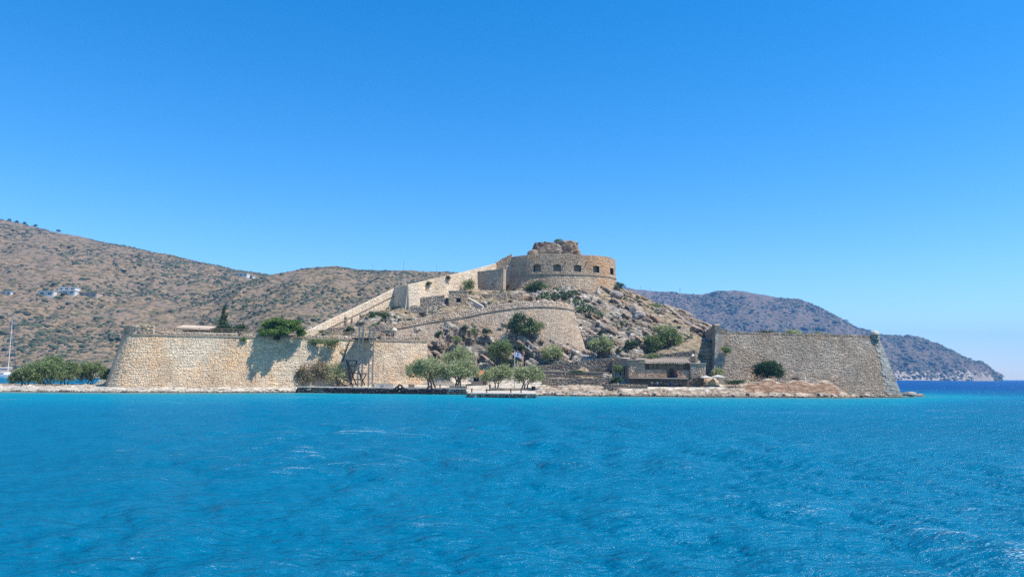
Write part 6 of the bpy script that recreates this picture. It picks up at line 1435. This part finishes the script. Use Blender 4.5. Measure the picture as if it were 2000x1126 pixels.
mast('tall mast on the headland ridge right of the tower', 'headland', 1330, 0, 20, .7); mast('short pole on the headland ridge close to the tower', 'headland', 1252, 0, 12, .5); mast('second short pole on the headland ridge', 'headland', 1270, 0, 10, .5)
fpole = thing('light_pole', 'thin pole rising behind the curtain wall bastion', 'pole', P(788, 565, 216)); MB().tube([P(788, 570, 216), P(787, 530, 216)], [.08, .05], 6).build('post', MT['steel'], fpole); MB().box(*P(787, 531, 216), .6, .12, .1).build('crossarm', MT['steel'], fpole)
# trees on the left ridge
for k, (px, lab) in enumerate(((2, 'dark round tree on the left ridge at the picture edge'), (14, 'second dark tree on the left ridge'), (30, 'third dark tree on the left ridge'), (53, 'fourth dark tree on the left ridge'), (98, 'fifth and rightmost dark tree on the left ridge'))):
    G, nrow = HILLS['mainland_hill']; row = G[nrow - 1]; c = row[int(np.argmin([abs(px_of(p) - px) for p in row]))].copy(); tree('ridge_tree', lab, 'tree', c, [((0, 0, 2.4), (2.2, 2.2, 1.8)), ((1.2, 0, 2.0), (1.6, 1.6, 1.3))], 420, .5, 300 + k, 'leaf_dark', 1, .3, group='trees on the left ridge')
# sailing catamaran
yb = 400.; bc = GP(14, yb, 0); bt = thing('catamaran', 'white sailing catamaran moored behind the left spit', 'boat', bc)
def hull(dx, dy):
    V = []; Fc = []; prof = [(-6.5, .75, .9), (-5, 1.0, 1.0), (0, 1.1, 1.15), (4, .8, 1.35), (7.2, .08, 1.6)]
    for x, wd, fz in prof:
        for s, z in ((-1, fz + .4), (-.75, -.1), (.75, -.1), (1, fz + .4)): V.append((bc[0] + dx + x, bc[1] + dy + s * wd, z))
    for k in range(len(prof) - 1):
        for j in range(4): j2 = (j + 1) % 4; Fc.append((k * 4 + j, k * 4 + 4 + j, k * 4 + 4 + j2, k * 4 + j2))
    Fc += [(0, 1, 2, 3), tuple(len(V) - 4 + q for q in (3, 2, 1, 0))]
    return V, Fc
for dy in (-3, 3): mesh('hull', *hull(-1.5, dy), MT['white_paint'], bt)
MB().box(bc[0] - 2.5, yb, 1.3, 8, 6, .5).build('bridge_deck', MT['white_paint'], bt)
MB().hexa([(bc[0] - 6, yb - 2.5, 1.5), (bc[0] + 1.5, yb - 2.5, 1.5), (bc[0] + 1.5, yb + 2.5, 1.5), (bc[0] - 6, yb + 2.5, 1.5), (bc[0] - 5.5, yb - 2.2, 2.9), (bc[0] + .3, yb - 2.2, 2.9), (bc[0] + .3, yb + 2.2, 2.9), (bc[0] - 5.5, yb + 2.2, 2.9)]).build('cabin', MT['white_paint'], bt)
MB().box(bc[0] - 2.6, yb - 2.42, 2.2, 5, .12, .6).build('window', MT['glass_dark'], bt); MB().box(bc[0] - 6.8, yb, 3.3, 3.4, 5, .14).build('bimini', MT['navy'], bt)
for dx in (-8.3, -5.3):
    for dy in (-2.3, 2.3): MB().box(bc[0] + dx, yb + dy, 2.4, .08, .08, 1.8).build('support', MT['steel'], bt)
mtop = P(23, 616, yb); MB().tube([(bc[0] + .5, yb, 1.5), (bc[0] + .5, yb, mtop[2])], [.17, .1], 8).build('mast', MT['white_paint'], bt)
bm_ = MB().tube([(bc[0] + .4, yb, 4.1), (bc[0] - 7, yb, 4.3)], .14, 8).build('boom', MT['white_paint'], bt); MB().tube([(bc[0] + .2, yb, 4.5), (bc[0] - 6.6, yb, 4.65)], [.36, .25], 8).build('sail_cover', MT['navy'], bm_)
for z in (.35, .62, .85): MB().box(bc[0] + .5, yb, 1.5 + (mtop[2] - 1.5) * z, 2.2, .06, .06).build('spreader', MT['white_paint'], bt)
for q in ((7.0, 0), (-6.5, -2.8), (-6.5, 2.8)): MB().tube([(bc[0] + q[0] * .7, yb + q[1], 1.6), (bc[0] + .5, yb, mtop[2] - .4)], .035 if q[1] else .12, 5).build('stay', MT['steel' if q[1] else 'navy'], bt)
